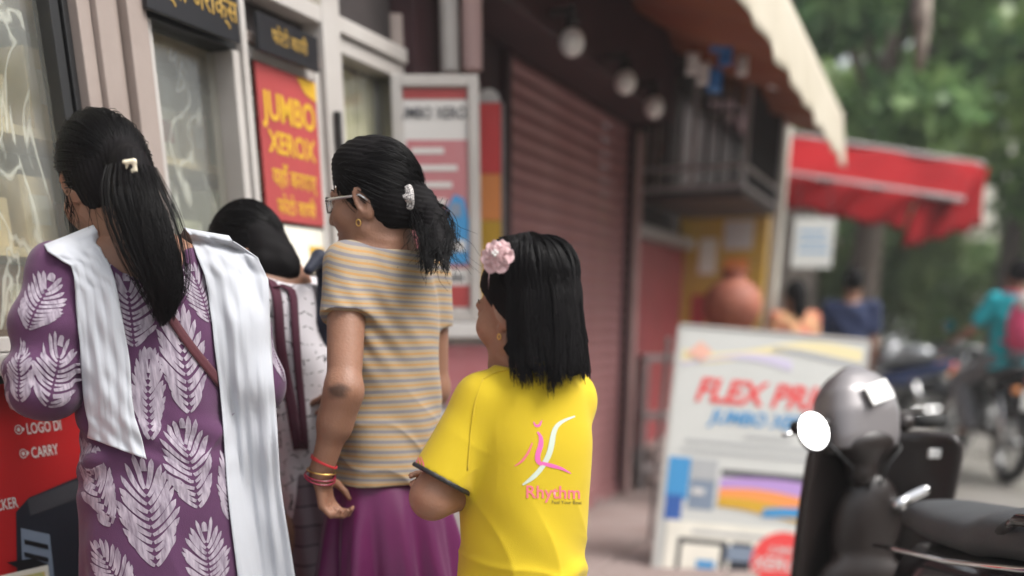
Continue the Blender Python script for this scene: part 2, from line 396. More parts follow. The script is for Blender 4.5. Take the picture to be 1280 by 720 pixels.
# raised cement platform in front of the shops: slabs laid side by side
def slab(s0, s1, t0, t1, z1, m=M['pave']):
    return MB().box(s0+.004, s1-.004, -t1, -t0, -.02, z1, .008).build('slab', m, pv)
for i in range(8):
    s0 = 3.75+i*.95; slab(s0, s0+.95, -.05, .55, .10)
    slab(s0, s0+.95, .554, 1.12, .096)
MB().box(3.754, 11.35, -1.26, -1.124, -.02, .088, .01).build('kerb', M['plaster'], pv)

# ================================================================ COPY SHOP (window front)
shop = empty('copy_shop', WORG, WROT, 'copy shop front with aluminium windows above a red printed panel', 'shop')
def sbox(name, s0, s1, t0, t1, z0, z1, m, b=0.0, parent=shop):
    """box in the wall's frame; t grows towards the street"""
    return MB().box(s0, s1, -t1, -t0, z0, z1, b).build(name, m, parent)
sbox('plinth', .2, 3.52, -.16, -.012, -.02, 1.125, M['plaster'])
sbox('back_wall', .2, 3.52, -1.32, -1.22, -.02, 2.62, M['greywhite'])
sbox('side_wall', .1, .196, -1.32, -.01, -.02, 2.62, M['plaster'])
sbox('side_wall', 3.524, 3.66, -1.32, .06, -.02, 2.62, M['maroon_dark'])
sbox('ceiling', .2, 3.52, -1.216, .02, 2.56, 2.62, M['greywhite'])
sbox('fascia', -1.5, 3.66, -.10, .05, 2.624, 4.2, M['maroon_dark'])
sbox('sill', .2, 2.545, -.004, .075, 1.13, 1.172, M['white_alu'], .006)
sbox('sill_gasket', .2, 2.545, -.004, .06, 1.112, 1.128, M['black_rubber'])
sbox('counter', .2, 2.54, -.45, -.166, 1.09, 1.126, M['wood'])
# window by the printer picture
wa = sbox('window', .2, 1.93, -.06, .0, 2.22, 2.28, M['alu'], .004)
sbox('frame_rail', .2, 1.93, -.055, -.002, 1.174, 1.205, M['white_alu'], .003, wa)
sbox('pane', .2, 1.905, -.03, -.024, 1.206, 2.219, M['glass'], 0, wa)
sbox('gasket', 1.906, 1.932, -.04, .012, 1.206, 2.219, M['black_rubber'], .003, wa)
sbox('gasket', 1.945, 1.962, -.04, .010, 1.174, 2.40, M['black_rubber'], .003, wa)
# creased plastic sheets hung behind the panes
for S0, S1 in ((.75, 1.89), (2.20, 2.50)):
  vs, fs = [], []
  for i in range(61):
    for j in range(41):
        s = S0+(S1-S0)*i/60; z = 1.22+(1.0 if S0 < 2 else .69)*j/40; p = np.array([[s, 0, z]])
        vs.append((s, .02+.05+.022*float(wob(p, 3, 14)[0])+.012*float(wob(p, 5, 33)[0]), z))
  for i in range(60):
    for j in range(40): a = i*41+j; fs.append((a, a+41, a+42, a+1))
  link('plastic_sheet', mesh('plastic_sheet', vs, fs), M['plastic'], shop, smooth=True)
# the aluminium pillar: three profiles side by side
for a, b, t, m in ((1.963, 2.003, .035, M['alu']), (2.006, 2.066, .05, M['alu']), (2.07, 2.096, .03, M['alu']), (2.10, 2.165, .055, M['alu'])):
    sbox('pillar_profile', a, b, -.06, t, 1.174, 2.56, m, .004)
# second window
wb = sbox('window', 2.168, 2.535, -.05, .03, 1.925, 1.955, M['black_rubber'], .003)
sbox('frame_stile', 2.168, 2.195, -.05, .04, 1.174, 1.922, M['white_alu'], .004, wb)
sbox('frame_stile', 2.505, 2.535, -.05, .04, 1.174, 1.922, M['white_alu'], .004, wb)
sbox('frame_rail', 2.197, 2.503, -.05, .03, 1.174, 1.215, M['white_alu'], .004, wb)
sbox('pane', 2.197, 2.503, -.025, -.02, 1.217, 1.923, M['glass'], 0, wb)
# door with the red and yellow sign, its posts, and the curtained window beyond
sbox('post', 2.539, 2.562, -.05, .05, .0, 2.56, M['white_alu'], .004)
dr = sbox('door', 2.566, 2.592, -.04, .03, .02, 1.955, M['white_alu'], .004)
sbox('stile', 2.915, 2.945, -.04, .03, .02, 1.955, M['white_alu'], .004, dr)
sbox('rail', 2.594, 2.913, -.04, .028, 1.922, 1.953, M['white_alu'], .004, dr)
sbox('rail', 2.594, 2.913, -.04, .028, 1.10, 1.16, M['white_alu'], .004, dr)
sbox('kick_panel', 2.594, 2.913, -.03, .0, .03, 1.098, M['red_print'], 0, dr)
sbox('pane', 2.594, 2.913, -.02, -.014, 1.162, 1.92, M['glass'], 0, dr)
sbox('handle', 2.973, 2.991, .052, .075, 1.73, 1.85, M['black_rubber'], .006, dr)
sbox('post', 2.949, 3.05, -.06, .05, .0, 2.56, M['white_alu'], .006)
wc = sbox('window', 3.053, 3.50, -.05, .03, 2.03, 2.075, M['white_alu'], .004)
sbox('frame_stile', 3.47, 3.50, -.05, .03, .9, 2.028, M['white_alu'], .004, wc)
sbox('pane', 3.055, 3.468, -.02, -.014, .9, 2.026, M['glass'], 0, wc)
vs, fs = [], []
for i in range(81):
    for j in range(2): s = 3.055+.41*i/80; vs.append((s, .09+.018*math.sin(i*.72)+.006*math.sin(i*1.9), .85+1.18*j))
for i in range(80): a = i*2; fs.append((a, a+2, a+3, a+1))
link('curtain', mesh('curtain', vs, fs), M['curtain'], shop, smooth=True)
# beam and transom lights over the windows
sbox('beam', 2.168, 3.50, -.05, .045, 2.08, 2.125, M['white_alu'], .004)
sbox('beam', 2.168, 2.944, -.05, .035, 1.958, 1.985, M['alu'], .004)
for a, b in ((2.17, 2.53), (2.57, 2.94)):
    sbox('transom_panel', a, b, -.035, -.02, 1.99, 2.076, M['dark'])
for a, b in ((2.17, 2.53), (2.57, 2.94)):
    sbox('transom_pane', a, b, -.03, -.02, 2.13, 2.55, M['curtain'])
sbox('transom_panel', 3.06, 3.50, -.035, -.02, 2.13, 2.55, M['dark'])

# the printed red panel under the windows
pan = empty('printed_panel', WORG, WROT, 'red printed panel with white service names under the shop windows', 'sign panel')
sbox('panel', .2, 2.535, -.008, .0, .02, 1.108, M['red_print'], 0, pan)
def pan_text(s_, px, py, size, al='LEFT', **k):
    s, z = L(px, py, .0015); return text_on(pan, s_, (s, -.0015, z), (1, 0, 0), (0, 0, 1), size, M['white_print'], align=al, bold=.012, squash=.72, **k)
for (w, px, py) in (('LOGO DI', 33, 537), ('CARRY', 39, 567), ('PHO', 340, 516), ('CTI', 340, 551), ('CTI', 341, 601)):
    pan_text(w, px, py, .034)
pan_text('STICKER', 22, 628, .034, 'RIGHT'); pan_text('P', 33, 507, .034)
for px, py in ((16, 506), (23, 537), (29, 567)):
    s, z = L(px, py, .001); mb = MB()
    for r0, r1 in ((.0085, .0105), (.0, .0045)):
        n = 18
        for k in range(n):
            a, b = 2*math.pi*k/n, 2*math.pi*(k+1)/n
            q = [(s+r_*math.cos(t_), -.0015, z+r_*math.sin(t_)) for r_, t_ in ((r0, a), (r1, a), (r1, b), (r0, b))]
            mb.add(q if r0 > 0 else [q[1], q[2], (s, -.0015, z)], [(0, 1, 2, 3)] if r0 > 0 else [(0, 1, 2)])
    mb.add([(s+.0105, -.0015, z+.006), (s+.0105, -.0015, z-.006), (s+.017, -.0015, z)], [(0, 1, 2)])
    mb.build('bullet_mark', M['white_print'], pan)
def pan_poly(name, pts, m, lay):
    q = [L(x, y, .0015*lay) for x, y in pts]
    mb = MB().add([(s, -.0015*lay, z) for s, z in q], [tuple(range(len(q)))[::-1]]); return mb.build(name, m, pan)
pan_poly('printer_picture', [(20, 640), (36, 622), (150, 574), (330, 560), (330, 760), (22, 760)], M['navygrey'], 1)
pan_poly('printer_picture_lid', [(34, 624), (150, 580), (150, 604), (38, 645)], M['dark_print'], 2)
pan_poly('printer_picture_front', [(26, 660), (62, 668), (72, 760), (30, 760)], M['bluegrey'], 2)
for k in range(3): pan_poly('printer_picture_slot', [(30, 674+k*16), (60, 681+k*16), (61, 687+k*16), (31, 680+k*16)], M['black_print'], 3)
pan_poly('printer_picture_tray', [(8, 703), (42, 698), (62, 706), (30, 714)], M['black_print'], 4)
pan_poly('sheet_picture', [(-10, 722), (60, 706), (66, 760), (-10, 760)], M['cream'], 5)
pan_poly('sheet_picture_print', [(0, 726), (56, 714), (60, 760), (0, 760)], mat('pale_green_print', (.42, .5, .18), .6, col2=(.7, .5, .2), scale=60), 6)

# JUMBO XEROX sign on the door
jx = empty('shop_sign', WORG, WROT, 'red sign with yellow JUMBO XEROX lettering on the white door', 'sign')
sbox('board', 2.604, 2.903, .030, .040, 1.515, 1.915, M['red_print2'], .002, jx)
def jx_text(s_, z, size, **k): return text_on(jx, s_, (2.755, -.0415, z), (1, 0, 0), (0, 0, 1), size, M['yellow_print'], **k)
jx_text('JUMBO', 1.81, .098, bold=.03, squash=.86); jx_text('XEROX', 1.72, .078, bold=.03, squash=.9)
jx_text('यहाँ करवाए', 1.63, .066, bold=.012, squash=.82); jx_text('फोटो कापी', 1.553, .060, bold=.012, squash=.85)
MB().add([(2.80, -.0415, 1.912), (2.90, -.0415, 1.912), (2.90, -.0415, 1.86), (2.84, -.0415, 1.875)], [(0, 3, 2, 1)]).build('corner_flash', M['yellow_print'], jx)
dn = empty('paper_notice', WORG, WROT, 'small white and ochre paper notice pasted under the red door sign', 'notice')
sbox('sheet', 2.63, 2.905, .029, .032, 1.38, 1.505, M['greywhite'], 0, dn)
sbox('printed_corner', 2.82, 2.90, .0325, .034, 1.385, 1.455, M['yellow_print'], 0, dn)
# black boards with yellow script above the windows
for a, b, z0, z1, lab, tx in ((2.15, 2.50, 1.93, 2.06, 'black name board with yellow script over the second shop window', 'जम्बो जेराक्स'), (2.585, 2.88, 1.935, 2.025, 'small black board with yellow script above the red door sign', 'फोटो कापी')):
    nb = empty('name_board', WORG, WROT, lab, 'sign')
    sbox('board', a, b, .056, .072, z0, z1, M['black_print'], .003, nb)
    text_on(nb, tx, ((a+b)/2, -.0735, (z0+z1)/2), (1, 0, 0), (0, 0, 1), .060*(z1-z0)/.11, M['ochre_print'], bold=.010, squash=.9)

# goods behind the glass
M['paperwall'] = mat('papered_backing', (.66, .55, .36), .8, col2=(.52, .54, .42), scale=4, detail=6)
sbox('backing_sheet', .25, 3.04, -.38, -.365, 1.13, 2.5, M['paperwall'])
for a, b in ((1.02, 3.0),): sbox('bottom_shelf', a, b, -.36, -.10, 1.174, 1.19, M['kraft'])
for z in (1.40, 1.66, 1.95):
    sbox('shelf', .25, 3.0, -.36, -.12, z-.02, z, M['kraft2'])
M['brownbox'] = mat('brown_card', (.30, .17, .09), .7, var=.15, scale=6)
gm = [M['brownbox'], M['kraft2'], M['greenish'], M['greywhite'], M['kraft2'], M['greenish'], M['goods_white']]
nm = ['brown', 'pale card', 'grey green', 'off white', 'cream', 'dull green', 'white']
rr = random.Random(4); ORD = 'first second third fourth fifth sixth seventh eighth ninth tenth eleventh twelfth thirteenth fourteenth fifteenth'.split()
for z, zl in ((1.19, 'bottom'), (1.40, 'second'), (1.66, 'third'), (1.95, 'top')):
    s = 1.45; ci = 0
    while s < 2.95:
        w = rr.uniform(.07, .20); h = rr.uniform(.10, .24) if z > 1.3 else rr.uniform(.10, .18); k = rr.randrange(len(gm)); t = rr.uniform(.13, .19)
        if True:
            ci += 1
            bx = empty('stationery_carton', WORG, WROT, nm[k]+' stationery carton, '+ORD[ci-1]+' along the '+zl+' shelf towards the door behind the glass', 'carton', 'cartons behind the shop glass')
            sbox('carton', s, s+w, -t-.16, -t, z+.001, z+h, gm[k], .004, bx)
            sbox('paper_label', s+w*.2, s+w*.8, -t, -t+.0015, z+h*.35, z+h*.75, M['greywhite'] if k != 3 else M['red_faded'], 0, bx)
        s += w+rr.uniform(.01, .05)

# ================================================================ SIGN BOX by the shutter and the things round it
def yb(px0, px1, py0, py1, Y):
    a = P(px0, py0, Y); b = P(px1, py1, Y); return a[0], b[0], b[2], a[2]
x0, x1, z0, z1 = yb(488, 601, 93, 402, 3.85)
sb = empty('sign_box', ((x0+x1)/2, 3.85, z0), 0, 'white framed sign box with faded red poster standing out from the shop wall', 'sign')
w2 = (x1-x0)/2; hh = z1-z0
MB().box(-w2, w2, .012, .16, 0, hh, .008).build('case', M['white_alu'], sb)
for a in (-w2, w2-.035): MB().box(a, a+.035, -.004, .011, 0, hh, .003).build('frame_stile', M['white_alu'], sb)
for a in (0, hh-.035): MB().box(-w2+.036, w2-.036, -.004, .011, a, a+.035, .003).build('frame_rail', M['white_alu'], sb)
def sbp(name, a, b, c, d, m, lay=1): return MB().box(-w2+.04+a*(2*w2-.08), -w2+.04+b*(2*w2-.08), .0125-.002*lay, .0135-.002*lay, .04+c*(hh-.08), .04+d*(hh-.08)).build(name, m, sb)
sbp('poster', 0, 1, 0, 1, M['white_print']); sbp('poster_band', 0, 1, .955, 1, M['red_print2'], 2); sbp('poster_field', .03, 1, .20, .78, M['red_faded'], 2)
sbp('poster_strip', 0, 1, .015, .12, M['red_print2'], 2); sbp('poster_strip', 0, .9, .145, .165, M['dark_print'], 2)
text_on(sb, 'JUMBO XEROX', (0, .0075, hh*.855), (1, 0, 0), (0, 0, 1), .05, M['dark_print'], bold=.015, squash=.82)
for k in range(5): sbp('poster_line', .10, .62+.3*((k*37) % 10)/10, .72-k*.075, .745-k*.075, M['white_print'], 3)
mb = MB(); pts = [(.60, .22), (.98, .22), (1.0, .42), (.93, .52), (.78, .54), (.66, .49), (.58, .36)]
mb.poly([(-w2+.04+a*(2*w2-.08), .0065, .04+c*(hh-.08)) for a, c in pts], .001, (0, -1, 0)).build('blue_picture', M['blue_print'], sb)
sbp('blue_picture_top', .70, .88, .44, .50, M['bluegrey'], 5); sbp('blue_picture_band', .64, .95, .28, .33, M['white_print'], 5)
cb = empty('display_counter', ((x0+x1)/2+.02, 3.87, 0), 0, 'white display counter with red front panel under the sign box', 'counter')
MB().box(-.26, .30, .02, .42, .0, z0-.06, .004).build('cabinet', M['white_alu'], cb)
MB().box(-.29, .33, -.03, .44, z0-.058, z0-.004, .006).build('top', M['white_print'], cb)
MB().box(-.25, .29, .008, .019, z0-.30, z0-.085).build('front_panel', M['red_faded'], cb)
MB().box(-.25, .29, .008, .019, z0-.62, z0-.33).build('front_panel', M['white_print'], cb)
# red and yellow banner flag beside it
x0, x1, zb0, zb1 = yb(596, 627, 112, 480, 4.35)
fl = empty('banner_stand', ((x0+x1)/2, 4.35, 0), 0, 'narrow red and yellow banner stand with rounded top before the maroon shutter', 'banner')
w3 = (x1-x0)/2; n = 10; zc = zb1-w3
def flagpiece(za, zb, m, lay): MB().box(-w3, w3, -.01, .01, za, zb, .002).build('banner_panel', m, fl)
flagpiece(.25, zc-.42, M['yellow_print'], 1); flagpiece(zc-.418, zc-.25, M['orange_print'], 1); flagpiece(zc-.248, zc, M['red_bright'], 1)
MB().poly([(w3*math.cos(t), -.01, zc+.002+w3*math.sin(t)) for t in np.linspace(0, math.pi, 16)], .02, (0, 1, 0)).build('banner_cap', M['white_print'], fl)
MB().tube([(w3+.008, .0, .0), (w3+.008, 0, zc)], .006).build('pole', M['metal_grey'], fl)
MB().box(-.15, .15, -.12, .12, .10 if False else .0, .02, .004).build('base', M['metal_grey'], fl); 
MB().box(-.01, .01, -.01, .01, .02, .26).build('foot_post', M['metal_grey'], fl)
# pinkish pillar stubs above the sign box
for (a, b, c, d, Y, m, lab) in ((474, 514, 22, 92, 4.02, 'alu', 'short grey white pillar above the left edge of the sign box'), (548, 574, -40, 90, 4.05, 'white_alu', 'white rolled banner standing on the sign box'), (576, 603, -40, 88, 4.04, 'pink', 'pink rolled banner standing on the sign box beside the white roll')):
    x0, x1, z0_, z1_ = yb(a, b, c, d, Y); r_ = (x1-x0)/2
    o = MB().lathe([(0, z0_), (r_, z0_), (r_*1.02, (z0_+z1_)/2), (r_, z1_), (r_*.6, z1_), (r_*.55, z1_-.03), (0, z1_-.03)], 20, ((x0+x1)/2, Y, 0)).build('rolled_banner', M['pink_plaster'] if m == 'pink' else M[m], None)
    smooth_by_angle(o); tag(o, lab, 'banner roll')

# ================================================================ SHUTTERED SHOP
sh = empty('shuttered_shop', WORG, WROT, 'closed shop with a dusty maroon roller shutter', 'shop')
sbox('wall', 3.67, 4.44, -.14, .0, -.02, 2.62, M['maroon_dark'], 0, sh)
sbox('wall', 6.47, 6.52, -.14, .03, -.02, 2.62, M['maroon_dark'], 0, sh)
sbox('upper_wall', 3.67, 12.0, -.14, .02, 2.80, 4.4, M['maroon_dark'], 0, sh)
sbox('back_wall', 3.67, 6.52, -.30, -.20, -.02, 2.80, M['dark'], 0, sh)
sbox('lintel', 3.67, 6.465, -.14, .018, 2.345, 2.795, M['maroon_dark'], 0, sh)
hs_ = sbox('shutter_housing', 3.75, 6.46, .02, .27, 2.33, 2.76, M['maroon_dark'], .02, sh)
for a in (4.44, 6.40): sbox('guide_rail', a, a+.055, -.03, .03, .10, 2.33, M['maroon_dark'], .004, sh)
prof = [(0, 0), (.0, .004), (-.013, .016), (-.017, .034), (-.013, .052), (0, .064), (.0, .068)]
v = [(s, y, z) for s in (0, 1.90) for (y, z) in prof]; n = len(prof)
slm = mesh('slat', v, [(i, n+i, n+i+1, i+1) for i in range(n-1)]); slm.materials.append(M['shutter']); slm.shade_smooth()
for k in range(31): link('slat', slm, None, sh, loc=(4.496, .01, .165+k*.07))
sbox('bottom_rail', 4.497, 6.397, -.02, .02, .105, .163, M['shutter'], .006, sh)
for a in (4.9, 5.9): sbox('lock_hasp', a, a+.07, .021, .035, .12, .15, M['metal_grey'], .004, sh)
for px, py, lb in ((715, 53, 'nearest the white sign box'), (782, 103, 'in the middle of its row'), (818, 134, 'nearest the dark grille cage')):
    s, z = L(px, py, .37)
    lp = empty('round_lamp', wl(s, .37, z), WROT, 'unlit white globe lamp over the shutter, '+lb, 'lamp', 'globe lamps over the shutter')
    smooth_by_angle(MB().lathe([(.052*math.sin(t), -.052*math.cos(t)) for t in np.linspace(.001, math.pi-.5, 12)], 20).build('globe', M['bulb'], lp))
    MB().lathe([(.03, .045), (.03, .09), (.012, .10), (.012, .13)], 14).build('holder', M['dark'], lp)
    MB().box(-.012, .012, -.012, .115, .10, .12).build('bracket', M['dark'], lp)
# brown orange tarpaulin slung under the awning, and the awning's cream edge
aw = empty('awning', WORG, WROT, 'cloth awning with brown orange underside and hanging cream front edge over the shutter', 'awning')
def sheet(name, f, nu, nv, m, parent, thick=.004):
    vs = [f(i/nu, j/nv) for i in range(nu+1) for j in range(nv+1)]
    fs = [(i*(nv+1)+j, (i+1)*(nv+1)+j, (i+1)*(nv+1)+j+1, i*(nv+1)+j+1) for i in range(nu) for j in range(nv)]
    o = link(name, mesh(name, vs, fs), m, parent, smooth=True)
    md = o.modifiers.new('thickness', 'SOLIDIFY'); md.thickness = thick; return o
sheet('underside', lambda u, v: (3.45+4.55*u, -(.06+.98*v), 2.86-.40*v-.07*math.sin(math.pi*v)*(1+.5*math.sin(u*32))+.02*math.sin(u*75+v*5)), 90, 12, M['tarp_brown'], aw)
sheet('front_edge', lambda u, v: (3.4+4.7*u, -(1.07+.010*math.sin(u*59)*v+.05*v), 2.60-.34*v*(1-.025*math.sin(u*38))-.02*u), 150, 8, M['awn_cream'], aw)
for a in (3.72, 5.2, 6.7, 7.9): MB().tube([(a, -.06, 2.80), (a, -1.06, 2.56)], .014).build('support_bar', M['rust_metal'], aw)
MB().tube([(3.4, -1.06, 2.585), (8.1, -1.06, 2.565)], .013).build('edge_bar', M['rust_metal'], aw)

# small foil packets strung under the awning
def place_packet(px, py, Y, w, h, m, lab, rot):
    p = P(px, py, Y); o = empty('foil_packet', p, rot, lab, 'packet', 'packets strung under the awning')
    smooth_by_angle(MB().add([(-w/2, 0, -h/2), (w/2, 0, -h/2), (w/2, 0, h/2), (-w/2, 0, h/2), (-w*.36, -.02, -h*.36), (w*.36, -.02, -h*.36), (w*.36, -.02, h*.36), (-w*.36, -.02, h*.36), (0, .03, 0)],
        [(4, 5, 6, 7), (0, 1, 5, 4), (1, 2, 6, 5), (2, 3, 7, 6), (3, 0, 4, 7), (1, 0, 8), (2, 1, 8), (3, 2, 8), (0, 3, 8)]).build('pouch', m, o), 30)
    MB().tube([(0, 0, h/2-.005), (.0, .0, h/2+.25)], .002, 5).build('string', M['dark'], o)
for q in ((866, 80, 5.6, .07, .10, M['goods_white'], 'white foil packet strung highest beside the blue foil packets', .2), (879, 92, 5.6, .06, .10, M['goods_white'], 'white foil packet touching the lowest blue foil packet', -.3),
          (893, 100, 5.7, .09, .11, M['goods_blue'], 'largest and lowest blue foil packet under the awning', .4), (907, 68, 5.7, .07, .10, M['goods_blue'], 'middle blue foil packet strung under the awning', -.2), (897, 52, 5.6, .07, .09, M['goods_blue'], 'topmost blue foil packet strung under the awning', 0),
          (928, 82, 5.8, .06, .09, M['goods_white'], 'small white packet strung alone between blue packets and cream edge', .1), (975, 96, 6.4, .14, .13, M['goods_white'], 'large white packet hanging against the cream awning edge', .3), (965, 72, 6.4, .09, .10, M['goods_white'], 'white packet hanging above the large one by the cream edge', .1)):
    place_packet(*q)

# ================================================================ THE RED SHOP BEYOND THE SHUTTER
rs = empty('red_shop', WORG, WROT, 'red painted shop front with dark grille cage beyond the shutter', 'shop')
sbox('door_panel', 6.53, 7.25, -.03, .0, .35, 1.72, M['shutter'], .004, rs)
M['red_door'] = mat('red_enamel', (.34, .07, .085), .5, col2=(.27, .06, .07), scale=3)
sbox('door_panel', 7.26, 8.05, -.03, .0, .35, 1.72, M['red_door'], .004, rs)
sbox('door_panel', 6.53, 7.25, .0, .006, .36, 1.71, M['red_door'], .002, rs)
sbox('step', 7.0, 8.3, -.03, .10, -.02, .345, M['pave'], .01, rs)
sbox('lintel', 6.53, 8.3, -.06, .07, 1.725, 1.80, M['metal_grey'], .006, rs)
sbox('post', 6.455, 6.515, .04, .075, .10, 2.3, M['pink_plaster'], .004, rs)
sbox('inner_wall', 6.53, 12.0, -.14, -.06, -.02, 2.80, M['dark'], 0, rs)
sbox('wing_wall', 8.06, 8.20, -.05, .62, .0, 2.02, M['ochre'], .004, rs)
for a, b, z0_, z1_, m in ((.12, .25, 1.55, 1.80, 'cream'), (.30, .52, 1.72, 1.92, 'white_print'), (.32, .50, 1.45, 1.66, 'orange_print'), (.08, .2, 1.1, 1.4, 'red_print2')):
    MB().box(8.052, 8.058, -b, -a, z0_, z1_).build('painted_picture', M[m], rs)
pl = MB().tube([(8.10, -.70, 0), (8.10, -.70, 2.95)], .028, 12).build('awning_post', M['cream'], None); pl.location = WORG; pl.rotation_euler = (0, 0, WROT)
tag(pl, 'thin cream post standing at the street edge of the ochre wall', 'post')
# grille cage over the door
gc = empty('grille_cage', WORG, WROT, 'dark steel grille cage built out above the red door', 'grille')
sbox('floor_plate', 6.56, 7.92, .03, .70, 1.93, 1.97, M['rust_metal'], .004, gc)
sbox('top_plate', 6.56, 7.92, .03, .70, 2.70, 2.74, M['rust_metal'], .004, gc)
for z in (1.99, 2.10, 2.62):
    MB().tube([(6.57, -.69, z), (7.91, -.69, z)], .015).build('rail', M['metal_grey'] if z < 2.3 else M['rust_metal'], gc)
    MB().tube([(6.57, -.05, z), (6.57, -.69, z)], .015).build('rail', M['metal_grey'] if z < 2.3 else M['rust_metal'], gc)
    MB().tube([(7.91, -.05, z), (7.91, -.69, z)], .015).build('rail', M['metal_grey'], gc)
bar = mesh('bar', *(lambda m_: (m_.v, m_.f))(MB().tube([(0, 0, 1.975), (0, 0, 2.70)], .010, 6))); bar.materials.append(M['rust_metal'])
barg = mesh('bar', *(lambda m_: (m_.v, m_.f))(MB().tube([(0, 0, 1.975), (0, 0, 2.70)], .016, 6))); barg.materials.append(M['metal_grey'])
for k in range(15): link('bar', barg if k in (0, 14) else bar, None, gc, loc=(6.57+k*1.34/14, -.69, 0))
for k in range(1, 8): link('bar', barg if k == 4 else bar, None, gc, loc=(6.57, -.69+k*.08, 0)); link('bar', bar, None, gc, loc=(7.91, -.69+k*.08, 0))
for k in range(7): sbox('back_block', 6.9, 6.98, -.0, .05, 2.0+k*.1, 2.085+k*.1, M['pink_plaster'], .004, gc)
# steel rack in front of the red door
s0, z_ = L(806, 600, .34); rk = empty('steel_rack', wl(6.60, .12, .0), R(2), 'grey steel rack with three shelves beside the flex print board', 'rack')
for a in (0, .40):
    for b in (.03, .27): MB().box(a, a+.03, b-.03, b, .098, 1.0, .003).build('leg', M['metal_grey'], rk)
for z in (.22, .58, .96): MB().box(-.004, .434, -.004, .274, z, z+.035, .004).build('shelf', M['metal_grey'], rk)

# ================================================================ FLEX PRINT BOARD
pb = empty('flex_board', P(928, 735, 4.55), R(-4), 'leaning white FLEX PRINT advertising board behind the parked scooter', 'sign')
pb.location.z = 0.0
bd = empty('board_face', (0, 0, 0), 0); bd.parent = pb; bd.rotation_euler = (R(-13), R(4.5), 0)
bpos = lambda a, c: (a, c)
BW, BH = .44, 1.20
# single rigid board: every piece hangs on the leaning face
def bpc(name, a, b, c, d, m, lay=1, parent=None): return MB().box(a, b, -.0015*lay-.001, -.0015*lay, c, d).build(name, m, parent or bd)
MB().box(-BW, BW, 0.0, .02, .02, BH, .003).build('backing', M['boardwhite'], bd)
bpc('print_sheet', -BW+.01, BW-.01, .03, BH-.01, M['boardwhite'])
def bpoly(name, pts, m, lay=2): return MB().add([(x, -.0015*lay-.001, z) for x, z in pts], [tuple(range(len(pts)))]).build(name, m, bd)
def wave(z0, amp, th, ph, x0=-BW+.02, x1=BW-.02, tilt=0.0):
    xs = np.linspace(x0, x1, 16); top = [(x, z0+tilt*x+amp*math.sin(x*7+ph)+th) for x in xs]; bot = [(x, z0+tilt*x+amp*math.sin(x*7+ph+.5)) for x in xs]
    return bot+top[::-1]
bpoly('wave_band', wave(1.09, .03, .05, .3, tilt=.06), mat('pale_yellow_print', (.78, .68, .40), .5), 2)
bpoly('wave_band', wave(1.04, .035, .03, 2.0, x1=.1), mat('pale_violet_print', (.60, .55, .70), .5), 3)
bpoly('wave_band', wave(1.11, .02, .012, 1.2, x0=0), mat('thin_grey_print', (.45, .46, .48), .5), 4)
bpoly('corner_blot', [(-.40, 1.08), (-.32, 1.05), (-.28, 1.10), (-.34, 1.14)], mat('peach_print', (.80, .45, .35), .5), 5)
text_on(bd, 'FLEX PRINT', (.04, -.006, .915), (1, 0, 0), (0, 0, 1), .150, M['red_bright'], bold=.03, shear=.25, squash=.98)
text_on(bd, 'JUMBO XEROX', (.03, -.006, .80), (1, 0, 0), (0, 0, 1), .084, M['blue_print'], bold=.03, shear=.25)
for k, (a, b) in enumerate(((-.08, .14), (-.36, .36), (-.38, .38))): bpc('small_line', a, b, .715-k*.042, .727-k*.042, M['grey_print'], 3)
bpc('photo_machine', -.425, -.32, .40, .60, M['blue_print'], 2); bpc('photo_machine', -.42, -.34, .30, .42, M['blue_dark_print'], 3)
bpc('photo_machine', -.315, -.19, .36, .60, M['bluegrey'], 2); bpc('photo_machine_top', -.315, -.19, .50, .60, M['grey_print'], 3); bpc('photo_slot', -.30, -.24, .43, .46, M['white_print'], 4)
bpc('photo_plotter', -.17, .40, .53, .56, M['dark_print'], 2)
bpoly('colour_band', wave(.43, .02, .09, .8, -.17, .42, -.03), M['violet_print'], 2); bpoly('colour_band', wave(.40, .02, .06, 1.4, -.17, .42, -.03), M['orange_print'], 3)
bpoly('colour_band', wave(.36, .02, .05, 2.0, -.17, .42, -.02), M['yellow_print'], 4); bpoly('colour_band', wave(.33, .015, .045, .5, .05, .42, .10), M['blue_print'], 5)
bpc('lower_poster', -.40, .42, .03, .30, M['greywhite'], 6); bpc('lower_poster_line', -.28, .20, .245, .262, M['grey_print'], 7)
for a, b in ((-.34, -.10), (-.08, .02)): bpc('screen_picture', a, b, .03, .22, M['navygrey'], 7)
bpc('screen_picture_face', -.32, -.13, .06, .195, M['greywhite'], 8); bpc('screen_picture_face', -.10, .04, .13, .20, M['bluegrey'], 9); bpc('screen_picture_face', -.24, -.15, .08, .12, M['blue_print'], 9)
bpoly('red_disc', [(.17+.15*math.cos(t), .14+.15*math.sin(t)) for t in np.linspace(0, 2*math.pi, 28, endpoint=False)], M['red_bright'], 10)
text_on(bd, 'JUMBO', (.17, -.018, .20), (1, 0, 0), (0, 0, 1), .045, M['white_print'], bold=.01, shear=.2); text_on(bd, 'XEROX', (.17, -.018, .13), (1, 0, 0), (0, 0, 1), .085, M['white_print'], bold=.02, shear=.2)
for a in (-BW-.014, BW): MB().box(a, a+.014, -.006, .024, 0, BH+.004, .002).build('frame_bar', M['white_alu'], bd)
MB().box(-BW, BW, -.006, .024, BH+.002, BH+.016, .002).build('frame_bar', M['white_alu'], bd)
for a in (-.4, .4): MB().tube([(a, .30, 1.15), (a*1.05, .62, .0)], .012).build('prop_leg', M['metal_grey'], pb)

